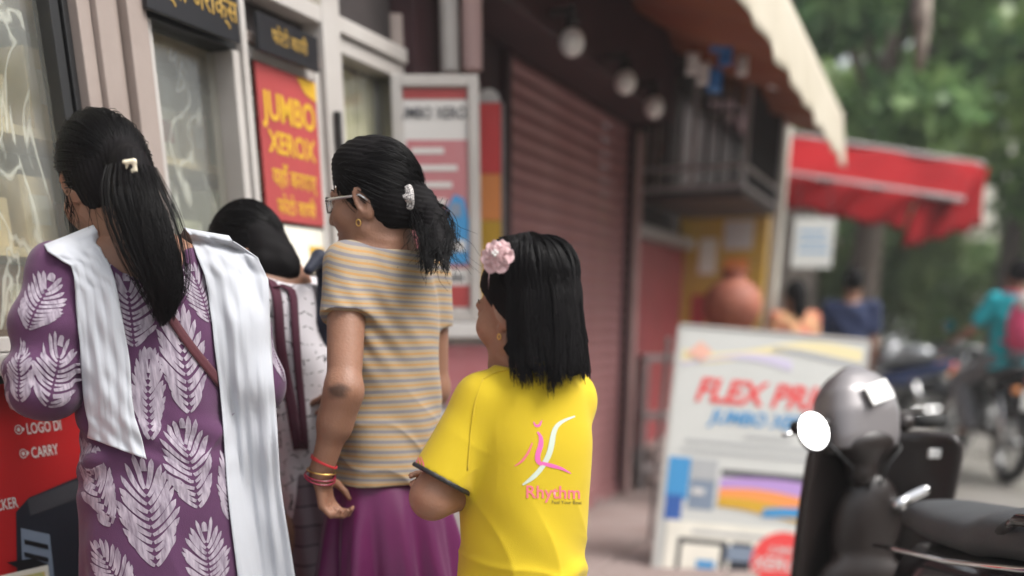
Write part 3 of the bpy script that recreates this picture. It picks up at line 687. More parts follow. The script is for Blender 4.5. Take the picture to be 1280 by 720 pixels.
# clay pot on its stand
pc = P(915, 382, 6.3)
st = empty('pot_stand', (pc[0], 6.3, 0), .2, 'brown wooden stand carrying the clay pot', 'stand')
for a in (-.16, .16):
    for b in (-.16, .16): MB().box(a-.02, a+.02, b-.02, b+.02, 0, pc[2]-.21, .003).build('leg', M['wood'], st)
MB().box(-.20, .20, -.20, .20, pc[2]-.209, pc[2]-.165, .005).build('top', M['wood'], st); MB().box(-.16, .16, -.16, .16, .4, .43).build('shelf', M['wood'], st)
pot = empty('clay_pot', (pc[0], 6.3, pc[2]-.163), 0, 'round terracotta water pot on the wooden stand before the ochre wall', 'pot')
k_ = 1.05
smooth_by_angle(MB().lathe([(a*k_, b*k_) for a, b in ((0, 0), (.07, .0), (.13, .05), (.168, .12), (.172, .17), (.15, .235), (.10, .28), (.066, .295), (.06, .315), (.078, .335), (.078, .345), (.055, .34), (.045, .31))], 28).build('body', M['terracotta'], pot), 50)
smooth_by_angle(MB().lathe([(0, .385), (.012, .385), (.014, .37), (.05, .355), (.076, .368), (.076, .362)], 20, (0, 0, 0)).build('lid', M['terracotta'], pot), 50)

# red awning over the street further on
ra = empty('red_awning', (0, 0, 0), 0, 'faded red cloth awning slung out over the street from a further shop', 'awning')
A = [P(968, 163, 9.2), P(1232, 207, 9.0), P(968, 262, 8.9), P(1128, 300, 8.5)]
def quad(a, b, c, d, sag):
    return lambda u, v: tuple((a*(1-u)+b*u)*(1-v)+(c*(1-u)+d*u)*v + np.array([0, 0, -sag*math.sin(math.pi*u)*(.4+.6*v)]) + np.array([0, .05*math.sin(u*19+v*3), .02*math.sin(u*23)*v]))
p_tl, p_tr = P(950, 162, 10.2), P(1230, 206, 9.8)
p_ml, p_mr = P(952, 212, 9.3), P(1205, 250, 9.0)
p_bl, p_br = P(950, 250, 9.25), P(1128, 285, 8.95)
sheet('top_cloth', quad(p_tl, p_tr, p_ml, p_mr, .05), 24, 8, M['awn_red'], ra)
sheet('hanging_edge', quad(p_ml+np.array([0, -.03, 0]), P(1150, 243, 9.02), p_bl, p_br, .02), 24, 6, M['awn_red'], ra)
p_e = P(1228, 282, 9.75); p_f = P(1127, 312, 8.95)
sheet('end_flap', quad(P(1150, 243, 9.0), p_tr+np.array([.03, -.03, -.02]), p_f, p_e, .0), 16, 6, M['awn_red'], ra)
MB().tube([p_tl, p_tr], .025).build('pole', M['metal_grey'], ra); MB().tube([p_ml, p_mr], .022).build('pole', M['metal_grey'], ra)
MB().tube([p_tl, (p_tl[0]-.05, p_tl[1], 0)], .03).build('upright', M['metal_grey'], ra); MB().tube([p_ml, (p_ml[0]-.05, p_ml[1], 0)], .03).build('upright', M['metal_grey'], ra)
# white notice under it
q = P(1016, 304, 8.8); wsn = empty('hanging_notice', q, R(8), 'pale white notice board hanging under the red awning', 'sign')
MB().box(-.18, .18, -.01, .01, -.19, .19, .006).build('board', M['boardwhite'], wsn)
for k in range(3): MB().box(-.13, .10+.02*k, -.0115, -.0105, .07-k*.07, .09-k*.07).build('print_line', M['blue_print'], wsn)
for a in (-.14, .14): MB().tube([(a, 0, .185), (a, .1, .52)], .004, 5).build('cord', M['dark'], wsn)

# far shop row and houses, mostly behind the trees
def house(name, x0, x1, y0, y1, h, m, lab, nfl=2, nwin=3):
    t = empty(name, ((x0+x1)/2, (y0+y1)/2, 0), 0, lab, 'building'); w = (x1-x0)/2; d = (y1-y0)/2
    MB().box(-w, w, -d, d, 0, h).build('wall', m, t); MB().box(-w-.15, w+.15, -d-.15, d+.15, h+.002, h+.25, .02).build('roof', M['plaster'], t)
    for f in range(nfl):
        for k in range(nwin):
            cx = -w+(k+.5)*2*w/nwin; z = .9+f*h/nfl
            wdw = MB().box(cx-.55, cx+.55, -d-.05, -d-.003, z, z+1.3, .01).build('window', M['white_alu'], t)
            MB().box(cx-.48, cx+.48, -d-.06, -d-.052, z+.07, z+1.23).build('pane', M['dark'], wdw)
    return t
house('far_house', 6.5, 12.4, 33, 39, 5.2, M['pink_plaster'], 'pinkish two storey house far up the street behind the red awning')
house('far_house', 15, 24, 34, 42, 6.5, M['cream'], 'cream two storey house far off behind the roadside trees')
# the other side of the street: added unseen, only to give the shop glass its reflections
os_ = empty('opposite_row', WORG, WROT, 'tan and cream shop row added across the street, for reflections in the shop glass', 'building')
for k in range(5):
    a = -5.5+k*3.4
    MB().box(a, a+3.38, -16.0, -10.5, 0, 4.2+.9*((k*7) % 3), .02).build('facade', [M['kraft2'], M['cream'], M['plaster'], M['kraft'], M['cream']][k], os_)
    for z in (.3, 2.6):
        for q in (.5, 2.0):
            wd_ = MB().box(a+q, a+q+.95, -10.49, -10.44, z, z+1.4, .01).build('window', M['wood'], os_); MB().box(a+q+.08, a+q+.87, -10.435, -10.43, z+.08, z+1.32).build('pane', M['greenish'], wd_)
sbox('row_wall', 8.4, 20.0, -.6, -.1, 0, 2.9, M['plaster'], 0, rs)
# ================================================================ TREES
def leaf_mat(name, c1, c2):
    m = bpy.data.materials.new(name); m.use_nodes = True; nt = m.node_tree; nt.nodes.clear()
    o = nt.nodes.new('ShaderNodeOutputMaterial'); d = nt.nodes.new('ShaderNodeBsdfPrincipled'); t = nt.nodes.new('ShaderNodeBsdfTranslucent'); mx = nt.nodes.new('ShaderNodeMixShader')
    d.inputs['Roughness'].default_value = .4
    tc = nt.nodes.new('ShaderNodeTexCoord'); n = nt.nodes.new('ShaderNodeTexNoise'); n.inputs['Scale'].default_value = 1.1; n.inputs['Detail'].default_value = 6
    r = nt.nodes.new('ShaderNodeValToRGB'); r.color_ramp.elements[0].position = .35; r.color_ramp.elements[1].position = .68
    r.color_ramp.elements[0].color = (*c1, 1); r.color_ramp.elements[1].color = (*c2, 1)
    nt.links.new(tc.outputs['Object'], n.inputs['Vector']); nt.links.new(n.outputs['Fac'], r.inputs[0])
    nt.links.new(r.outputs[0], d.inputs['Base Color']); nt.links.new(r.outputs[0], t.inputs[0]); mx.inputs[0].default_value = .5
    nt.links.new(d.outputs[0], mx.inputs[1]); nt.links.new(t.outputs[0], mx.inputs[2]); nt.links.new(mx.outputs[0], o.inputs[0]); return m
M['leaf_a'] = leaf_mat('mid_green_leaves', (.10, .22, .05), (.36, .50, .14))
M['leaf_b'] = leaf_mat('dark_green_leaves', (.09, .20, .08), (.32, .47, .16))
M['leaf_c'] = leaf_mat('yellow_green_leaves', (.18, .30, .12), (.44, .54, .24))
M['bark'] = mat('bark', (.09, .065, .05), .9, col2=(.15, .12, .10), scale=8, bump=.6, bscale=18, stretch=(1, 1, .25))
def leaves(centres, radii, n, size, rng, flat=.75):
    """leaf shaped quads spread through clumps"""
    k = rng.integers(0, len(centres), n); c = np.asarray(centres)[k]; rd = np.asarray(radii)[k]
    d = rng.normal(size=(n, 3)); d /= np.linalg.norm(d, axis=1)[:, None]
    rr_ = rd*rng.uniform(.25, 1, n)**.5; p = c+d*rr_[:, None]*np.array([1, 1, flat])
    a = rng.normal(size=(n, 3)); a[:, 2] -= .3; a /= np.linalg.norm(a, axis=1)[:, None]
    b = np.cross(a, rng.normal(size=(n, 3))); b /= np.linalg.norm(b, axis=1)[:, None]
    s = size*rng.uniform(.6, 1.3, n)[:, None]
    V = np.stack([p, p+a*s*.5+b*s*.28, p+a*s, p+a*s*.5-b*s*.28], 1).reshape(-1, 3)
    return V, np.arange(n*4).reshape(-1, 4)
def tree(x, y, h, spread, z0, lm, lab, seed, n=9000, size=.22, clumps=34, name='street_tree', tr=.16, lean=(0, 0)):
    rng = np.random.default_rng(seed); t = empty(name, (x, y, 0), 0, lab, 'tree', 'trees along the street')
    mb = MB(); top = np.array([lean[0], lean[1], h*.62]); pts = [np.array([0, 0, -.1]), np.array([.1*lean[0], 0, h*.2]), np.array([.5*lean[0], .4*lean[1], h*.42]), top]
    mb.tube(pts, [tr*1.25, tr, tr*.8, tr*.45], 10).build('trunk', M['bark'], t, smooth=True)
    cs, rs_ = [], []
    for i in range(clumps):
        a = rng.uniform(0, 6.28); q = rng.uniform(.1, 1)**.6; z = z0+(h-z0)*rng.uniform(0, 1)
        w = spread*(.45+.55*math.sin(math.pi*min(1, max(0, (z-z0)/(h-z0)*.85+.1))))
        cs.append([lean[0]*.6+math.cos(a)*q*w, lean[1]*.6+math.sin(a)*q*w, z]); rs_.append(rng.uniform(.3, .7)*spread*.34)
    for i in range(6):
        c = np.array(cs[i*4]); s_ = pts[2]*(1-i*.06)+top*i*.06
        MB().tube([s_, (s_+c)/2+np.array([0, 0, .2]), c], [tr*.42, tr*.26, tr*.1], 7).build('limb', M['bark'], t, smooth=True)
    V, Q = leaves(cs, rs_, int(n*.95), size*1.25, rng); o = link('crown', mesh_np('crown', V, Q), lm, t); o['kind'] = 'stuff'
    return t
tree(7.6, 16.0, 8.5, 3.6, 2.6, M['leaf_a'], 'broad mid green tree rising just behind the red awning', 11, 15000, clumps=46)
tree(10.9, 14.5, 8.0, 3.4, 2.9, M['leaf_b'], 'dark green tree on the far side of the road', 12, 15000, clumps=44)
tree(4.6, 13.6, 7.4, 2.5, 3.2, M['leaf_b'], 'dark leaved tree growing up close behind the awning uprights', 13, 12000, clumps=36, tr=.2)
tree(8.6, 24.0, 9.0, 3.4, 1.8, M['leaf_c'], 'pale green tree in the street\'s far middle', 15, 10000, size=.26, clumps=40)
tree(17.5, 27.0, 9.0, 4.0, 1.8, M['leaf_b'], 'tall dark tree at the far right of the road behind the rider', 16, 12000, size=.28, clumps=44)
tree(6.0, 30.0, 10.0, 4.2, 1.2, M['leaf_a'], 'tall mid green tree beyond the far pinkish house', 17, 10000, size=.3, clumps=40)
tree(9.8, 4.6, 6.5, 2.0, 2.0, M['leaf_c'], 'roadside tree added across the street, for reflections in the shop glass', 18, 5000, clumps=26)  # added out of view, for the glass to reflect
rng = np.random.default_rng(5)
cs = [[rng.uniform(4, 48), rng.uniform(44, 62), rng.uniform(.3, 5.0)] for _ in range(120)]
V, Q = leaves(cs, [rng.uniform(1.2, 2.4) for _ in cs], 26000, .75, rng)
tag(link('far_greenery', mesh_np('far_greenery', V, Q), M['leaf_c']), 'pale green mass of distant foliage closing the street', 'foliage', kind='stuff')
# low shrubs by the parked bikes
cs = [[rng.uniform(4.6, 11.5), rng.uniform(17.5, 20), rng.uniform(.2, 3.0)] for _ in range(64)]
V, Q = leaves(cs, [rng.uniform(.35, .6) for _ in cs], 17000, .22, rng)
tag(link('roadside_shrubs', mesh_np('roadside_shrubs', V, Q), M['leaf_c']), 'green roadside shrubs behind the parked motorcycles', 'shrubs', kind='stuff')
# a bare broken branch hanging down in front of the crowns
b0 = P(1152, -40, 8.6); b1 = P(1153, 30, 8.6); b2 = P(1150, 88, 8.6)
hb = empty('hanging_branch', b2, 0, 'pale barked broken branch stub hanging down before the green crowns', 'branch')
MB().tube([b0-b2, b1-b2, np.zeros(3)], [.075, .065, .03], 9).build('limb', mat('pale_bark', (.42, .36, .30), .9, col2=(.10, .07, .06), scale=7, bump=.5), hb, smooth=True)
MB().tube([b0-b2+np.array([0, 0, 3.2]), b0-b2], [.1, .075], 9).build('upper_limb', M['bark'], hb, smooth=True)
# ================================================================ PEOPLE: shared builders
def skin_mat(name, c, lip):
    m = mat(name, c, .5, col2=tuple(q*1.22 for q in c), scale=9, bump=.16, bscale=190, spec=.42, rvar=.10)
    nt = m.node_tree; b = nt.nodes['Principled BSDF']; b.inputs['Subsurface Weight'].default_value = .12
    b.inputs['Subsurface Radius'].default_value = (.012, .004, .002); b.inputs['Subsurface Scale'].default_value = .6
    src = b.inputs['Base Color'].links[0].from_socket
    for an, col in (('lip', lip), ('mark', tuple(q*.28 for q in c))):
        at = nt.nodes.new('ShaderNodeAttribute'); at.attribute_name = an; mx = nt.nodes.new('ShaderNodeMix'); mx.data_type = 'RGBA'
        nt.links.new(at.outputs['Fac'], mx.inputs[0]); nt.links.new(src, mx.inputs[6]); mx.inputs[7].default_value = (*col, 1); src = mx.outputs[2]
    nt.links.new(src, b.inputs['Base Color']); return m
def cloth_mat(name, col, rough=.8, var=.06, bump=.12, bscale=420, sheen=.15, scale=5, **k):
    return mat(name, col, rough, var=var, scale=scale, bump=bump, bscale=bscale, sheen=sheen, spec=.25, **k)
M['skin'] = skin_mat('brown_skin', (.235, .118, .075), (.26, .08, .065))
M['skin_girl'] = skin_mat('brown_skin_child', (.27, .135, .085), (.32, .11, .09))
M['hair'] = mat('black_hair', (.006, .005, .0055), .7, spec=.10)
M['hair2'] = mat('dark_hair_glossy', (.006, .0052, .0058), .5, spec=.16)
M['eye_white'] = mat('eye_white', (.75, .72, .68), .25); M['iris'] = mat('dark_iris', (.02, .01, .007), .15)
M['gold'] = mat('gold', (.75, .48, .15), .3, metal=1.0); M['silver'] = mat('silver_metal', (.75, .75, .76), .28, metal=1.0)

def axes(f, up=(0, 0, 1)):
    f = nz(f); r = nz(np.cross(f, up)); u = np.cross(r, f); return r, f, u
class Head:
    def __init__(s, c, f, up=(0, 0, 1), k=1.0):
        s.c = np.asarray(c, float); s.r, s.f, s.u = axes(f, up); s.k = k; s.M = np.stack([s.r, s.f, s.u])
    def pt(s, x, y, z): return s.c+s.k*(s.r*x+s.f*y+s.u*z)
    def loc(s, p): return ((p-s.c)@s.M.T)/s.k
    def body(s, S, ears=True):
        k = s.k; e = lambda c, r_, kk=.012, mode='u', M_=None: S.ell(s.pt(*c), np.array(r_)*k, s.M if M_ is None else M_, kk*k, mode)
        q = lambda a, b, ra, rb, kk=.012, mode='u': S.rc(s.pt(*a), s.pt(*b), ra*k, rb*k, kk*k, mode)
        e((0, -.012, .034), (.073, .094, .086)); e((0, .022, -.03), (.060, .070, .082), .02)
        e((0, .066, -.097), (.022, .018, .018), .022)
        for sx in (-1, 1):
            q((sx*.055, .004, -.052), (sx*.014, .066, -.098), .020, .017, .022)
            e((sx*.042, .058, -.022), (.026, .026, .028), .022)                       # cheek
            q((sx*.012, .090, .024), (sx*.042, .076, .022), .010, .009, .014)          # brow
        for sx in (-1, 1): e((sx*.032, .098, .006), (.016, .014, .011), .012, 'c')     # socket
        for sx in (-1, 1): e((sx*.031, .0765, .005), (.0135, .0125, .0115), .003)      # lids over the eye
        q((0, .088, .018), (0, .106, -.026), .0075, .0105, .010)
        for sx in (-1, 1): e((sx*.011, .096, -.031), (.0085, .010, .0075), .006)
        for sx in (-1, 1):
            q((0, .0935, -.0555), (sx*.021, .080, -.060), .0058, .0035, .005)
            q((0, .0915, -.0665), (sx*.019, .080, -.0625), .0068, .0038, .005)
        q((-.018, .096, -.0612), (.018, .096, -.0612), .0028, .0028, .004, 'c')
        if ears:
            for sx in (-1, 1):
                Me = np.stack([nz(s.r+s.f*.35*sx*-1), nz(s.f*.95+s.u*-.22), nz(s.u+s.f*-.2)])
                e((sx*.075, -.008, -.004), (.0075, .0185, .031), .007, 'u', Me)
                e((sx*.083, -.005, .001), (.007, .010, .018), .005, 'c', Me)
                e((sx*.073, .004, -.029), (.006, .009, .010), .006)
    def paint(s, o):
        p = s.loc(verts_np(o)); d = np.abs(p[:, 2]+.0612); w = np.clip(1-np.abs(p[:, 0])/.022, 0, 1)
        lip = np.where(p[:, 1] > .078, np.clip((.0125*np.sqrt(w)-d)/.003, 0, 1), 0); attr(o, 'lip', lip)
        return p
    def eyes(s, parent):
        for sx in (-1, 1):
            c = s.pt(sx*.031, .0785, .004)
            ob = MB(); n = 12
            ob.lathe([(.0118*s.k*math.sin(t), -.0118*s.k*math.cos(t)) for t in np.linspace(.001, math.pi-.001, 9)], n)
            e_ = ob.build('eye', M['eye_white'], parent, smooth=True); e_.location = c
            ii = MB().lathe([(0, .0123*s.k), (.0035*s.k, .0119*s.k), (.0058*s.k, .0106*s.k)], n, axis='y').build('iris', M['iris'], e_, smooth=True)
            ii.rotation_euler = (0, 0, math.atan2(s.f[1], s.f[0])-math.pi/2)
            mb = MB()
            for t in range(26):
                a = t/25; x = .012+.036*a; z = .0275+.006*math.sin(a*2.6)-.004*a; y = .092-.018*a*a*1.1
                p0 = s.pt(sx*x, y-.0005, z-.0015); p1 = s.pt(sx*(x+.006), y-.003, z+.0025); mb.tube([p0, p1], [.0011, .0004], 4, False)
            mb.build('eyebrow', M['hair'], parent)

def hand(S, w, d, pn, side, k=1.0, curl=.6, spread=.12, thumb=.5):
    """five fingers. w wrist, d hand direction, pn palm normal (palm side), side: direction of the thumb"""
    d = nz(d); pn = nz(pn-np.dot(pn, d)*d); t = nz(side-np.dot(side, d)*d-np.dot(side, pn)*pn)
    S.rc(w-d*.01*k, w+d*.03*k, .023*k, .022*k, .012)
    for a in (-.027, -.009, .009, .026): S.rc(w+d*.02*k+t*a*.6*k, w+d*.078*k+t*a*k, .0145*k, .0115*k, .010)
    Ls = ((.026, .92, -.02), (.009, 1.0, 0), (-.009, .95, .02), (-.026, .78, .05))
    for i, (a, l, cc) in enumerate(Ls):
        p = w+d*.080*k+t*a*k; dd = nz(d+t*spread*a/.026); ang = 0
        for j, (ln, r0, r1) in enumerate(((.040, .0092, .0084), (.026, .0083, .0076), (.021, .0075, .0060))):
            ang += curl*(.8 if j == 0 else 1.05)+cc; v = dd*math.cos(ang)+pn*math.sin(ang); q = p+v*ln*l*k
            S.rc(p, q, r0*k, r1*k, .003); p = q
    p = w+d*.022*k+t*.024*k; v = nz(d*.55+t*.75+pn*thumb*.6); q = p+v*.038*k; S.rc(p, q, .0135*k, .0105*k, .008)
    v2 = nz(d*.85+t*.2+pn*thumb); q2 = q+v2*.030*k; S.rc(q, q2, .0100*k, .0088*k, .004); S.rc(q2, q2+nz(d+pn*thumb*.9-t*.1)*.022*k, .0088*k, .0066*k, .003)

TORSO = [(-.20, .10, .09), (-.05, .150, .110), (.10, .150, .112), (.38, .118, .092), (.62, .132, .100, .004), (.82, .138, .088, -.004), (.93, .105, .070, -.012), (1.0, .058, .056, -.014)]
def tors(g, t0=None, w=1.0, extra=()):
    """torso profile with ease g added"""
    out = [(t, a*w+g, b*w+g, *r_) for t, a, b, *r_ in TORSO if (t0 is None or t >= t0)]
    return out
def limb(S, a, b, c, r, k=.02):
    S.rc(a, b, r[0], r[1], k); S.rc(b, c, r[1]*1.02, r[2], k)
    m = a*.6+b*.4; 
    S.rc(b, b*.62+c*.38, r[1], r[1]*1.06, k)

def strands(paths, r0, r1=None, sides=3):
    """paths (n, m, 3) -> thin tapered hair tubes"""
    A = np.asarray(paths, float); n, m, _ = A.shape; r1 = r0*.35 if r1 is None else r1
    T = np.gradient(A, axis=1); T /= np.linalg.norm(T, axis=2)[..., None]+1e-12
    ref = np.array([.31, .77, .55]); a = np.cross(T, ref); a /= np.linalg.norm(a, axis=2)[..., None]+1e-12; b = np.cross(T, a)
    rad = np.linspace(r0, r1, m)[None, :, None]
    rg = np.stack([A+(a*math.cos(t)+b*math.sin(t))*rad for t in np.arange(sides)*2*math.pi/sides], 2)   # n,m,s,3
    V = rg.reshape(-1, 3); i = np.arange(n)[:, None, None]; j = np.arange(m-1)[None, :, None]; k = np.arange(sides)[None, None, :]
    base = i*m*sides; q = np.stack([base+j*sides+k, base+j*sides+(k+1) % sides, base+(j+1)*sides+(k+1) % sides, base+(j+1)*sides+k], -1).reshape(-1, 4)
    return V, q
def join_np(parts):
    V = []; Q = []; n = 0
    for v, q in parts: V.append(v); Q.append(np.asarray(q)+n); n += len(v)
    return np.concatenate(V), np.concatenate(Q)
def cap_paths(H, n, rng, tie, rad, c=(0, -.012, .034), plane=None, m=10, jit=.002, low=None):
    """hair combed over the skull to the tie point (head space)"""
    c = np.array(c); td = np.array(tie)-c; td = td/np.linalg.norm(td/np.array(rad))/1; td = nz(td/np.array(rad)); out = []
    while len(out) < n:
        d = nz(rng.normal(size=3)); p = c+d*np.array(rad)
        if plane is not None and (p-np.array(plane[0])).dot(plane[1]) > 0: continue
        if low is not None and p[2] < low: continue
        w = math.acos(np.clip(d.dot(td), -1, 1))
        if w < .25: continue
        lift = 1+rng.normal()*.012; t = np.linspace(0, 1, m)
        dd = (np.sin((1-t)*w)[:, None]*d+np.sin(t*w)[:, None]*td)/math.sin(w)
        q = c+dd*np.array(rad)*(lift+.012*np.sin(t*math.pi))[:, None]; out.append(q+rng.normal(size=3)*jit)
    out = np.array(out); return H.c+H.k*(out@H.M)
def tail_paths(pts, R_, n, rng, m=14, wav=.004, lo=0.0, flat=1.0):
    pts = np.array(pts); s = np.linspace(0, 1, len(pts)); t = np.linspace(0, 1, m)
    def sm(a):
        y = np.stack([np.interp(np.linspace(0, 1, 60), s, a[:, c]) for c in range(a.shape[1])], 1)
        for _ in range(14): y[1:-1] = (y[:-2]+y[1:-1]*2+y[2:])/4
        return np.stack([np.interp(t, np.linspace(0, 1, 60), y[:, c]) for c in range(a.shape[1])], 1)
    C = sm(pts); rr_ = sm(np.array(R_)[:, None])[:, 0]; out = []; nc = max(8, n//24)
    CL = [(rng.uniform(0, 6.28), rng.uniform(.7, 1.0), rng.uniform(0, 6.28), rng.uniform(.66, .99), rng.uniform(.3, 1.6)) for _ in range(nc)]
    for i in range(n):
        ca, cq, cp_, cl_, cw = CL[rng.integers(nc)]
        a = ca+rng.normal()*.13; q = cq*rng.uniform(.86, 1.06) if rng.random() > .05 else rng.uniform(1, 1.5)
        o = np.array([math.cos(a), math.sin(a)*flat, 0]); ph = cp_+rng.normal()*.25; l = cl_*rng.uniform(.93, 1.03)
        tt = np.clip(t*l, 0, 1); CC = np.stack([np.interp(tt, t, C[:, c]) for c in range(3)], 1); r_ = np.interp(tt, t, rr_)
        w = wav*cw*np.sin(t*9+ph)[:, None]*np.array([math.sin(a), -math.cos(a), .2])
        out.append(CC+o*(r_*q)[:, None]+w*t[:, None])
    return np.array(out)
def proj_px(o_bvh, px, py, off=.002):
    """point of a surface seen through a pixel"""
    d = Vector(ray(px, py)).normalized(); h = o_bvh.ray_cast(Vector((0, 0, CAM_H)), d)
    if h[0] is None: return None, None
    n = h[1] if h[1].dot(d) < 0 else -h[1]
    return np.array(h[0])+np.array(n)*off, np.array(n)
def strip_on(b, centre, width, off, nseg=24, nw=3, th=.004, name='strap', m=None, parent=None):
    """band lying on a surface along a pixel line"""
    c = np.array(centre, float); s = np.r_[0, np.cumsum(np.linalg.norm(np.diff(c, axis=0), axis=1))]; t = np.linspace(0, s[-1], nseg+1)
    x = np.interp(t, s, c[:, 0]); y = np.interp(t, s, c[:, 1]); V = []
    for i in range(nseg+1):
        a = np.array([x[min(i+1, nseg)]-x[max(i-1, 0)], y[min(i+1, nseg)]-y[max(i-1, 0)]]); a /= np.linalg.norm(a); nn = np.array([-a[1], a[0]])
        for j in range(nw+1):
            q = np.array([x[i], y[i]])+nn*width*(j/nw-.5); p, n_ = proj_px(b, q[0], q[1], off)
            if p is None:
                h_ = b.find_nearest(Vector(P(q[0], q[1], 2.45))); p = np.array(h_[0])+np.array(h_[1])*off
            V.append(p)
    F = [(i*(nw+1)+j, (i+1)*(nw+1)+j, (i+1)*(nw+1)+j+1, i*(nw+1)+j+1) for i in range(nseg) for j in range(nw)]
    V = np.array(V).reshape(nseg+1, nw+1, 3)
    for _ in range(3): V[1:-1] = (V[:-2]+2*V[1:-1]+V[2:])/4
    o = link(name, mesh(name, V.reshape(-1, 3), F), m, parent, smooth=True); md = o.modifiers.new('thickness', 'SOLIDIFY'); md.thickness = th; md.offset = 0; return o
def leaf_print(b, specs, parent, m, name='leaf_print'):
    """frond prints: finger lobes either side of a rib, laid on the cloth. specs: (centre point, up direction, normal, length, half width)"""
    V = []; F = []
    for (c, up, n, ln, hw, seed) in specs:
        rg = np.random.default_rng(seed); n = nz(n); up = nz(up-np.dot(up, n)*n); sd = np.cross(up, n); bend = rg.uniform(-.12, .12)
        def put(x, y):
            p = c+sd*(x+bend*ln*(y/ln)**2)+up*y; h = b.find_nearest(Vector(p))
            nn = h[1] if h[1].dot(Vector(n)) > 0 else -h[1]
            return np.array(h[0])+np.array(nn)*.0012
        nl = 11
        for sx in (-1, 1):
            for i in range(nl):
                a = (i+.3)/nl; y0 = -ln/2+ln*a*.80; w = hw*(math.sin(math.pi*min(1, a*.86+.14))**.7)*rg.uniform(.86, 1.08); rise = ln*(.21+.09*a)*rg.uniform(.85, 1.15); tk = ln*.0285*rg.uniform(.80, 1.12)
                N = 8; base = len(V)
                for j in range(N+1):
                    t = j/N; x = sx*(.0020+w*t); y = y0+rise*t**1.35; wd = tk*(.55+.6*t)*math.sqrt(max(0, 1-(t**6)))+.0004
                    dx, dy = w, rise*1.35*max(t, .05)**.35; l_ = math.hypot(dx, dy); nx, ny = -dy/l_*sx, dx/l_
                    V.append(put(x+nx*wd, y+ny*wd)); V.append(put(x-nx*wd, y-ny*wd))
                for j in range(N):
                    q = (base+2*j, base+2*j+1, base+2*j+3, base+2*j+2); F.append(q if sx > 0 else q[::-1])
        base = len(V); N = 8                                     # the tip finger
        for j in range(N+1):
            t = j/N; wd = .0055*math.sqrt(max(0, 1-t**4))+.0004; y = ln*.40+ln*.13*t; V.append(put(wd, y)); V.append(put(-wd, y))
        for j in range(N): F.append((base+2*j, base+2*j+1, base+2*j+3, base+2*j+2))
    o = link(name, mesh(name, V, F), m, parent); o['kind'] = 'stuff'; return o
def legs(S, pel, r, f, hip=.085, r_=(.078, .055, .035), zk=.42, ank=.07, step=.0, fwd=0.0):
    J = []
    for sx in (-1, 1):
        h = pel+r*hip*sx; h = h-np.array([0, 0, .03]); kn = np.array([*(pel+r*hip*1.05*sx+f*(.02+step*sx))[:2], zk]); an = np.array([*(pel+r*hip*1.1*sx+f*(-.02+step*sx))[:2], ank])
        S.rc(h, kn, r_[0], r_[1], .03); S.rc(kn, kn*.6+an*.4, r_[1], r_[1]*1.02, .02); S.rc(kn*.6+an*.4, an, r_[1], r_[2], .02)
        S.rc(an+f*.0-np.array([0, 0, .03]), an+f*.13-np.array([0, 0, .042]), .034, .024, .02); J.append((h, kn, an))
    return J
def sandals(J, f, parent, m):
    for (h, kn, an) in J:
        c = an+f*.055; S = SDF(.008); S.ell(np.array([c[0], c[1], .011]), (.05, .135, .012), np.stack([np.array([f[1], -f[0], 0]), f, np.array([0, 0, 1.])]), .004)
        S.rc(np.array([*(c+f*.02)[:2], .012])+np.array([f[1], -f[0], 0])*.045, np.array([*(c+f*.04)[:2], .055]), .010, .010, .01); S.rc(np.array([*(c+f*.02)[:2], .012])-np.array([f[1], -f[0], 0])*.045, np.array([*(c+f*.04)[:2], .055]), .010, .010, .01)
        S.build('sandal', m, parent)
Z = np.array([0, 0, 1.0])
def rebase(e, base):
    """put a thing's Empty at its base without moving the parts"""
    e.location = base
    for ch in e.children: ch.matrix_parent_inverse = Matrix.Translation(-Vector(base))
    return e
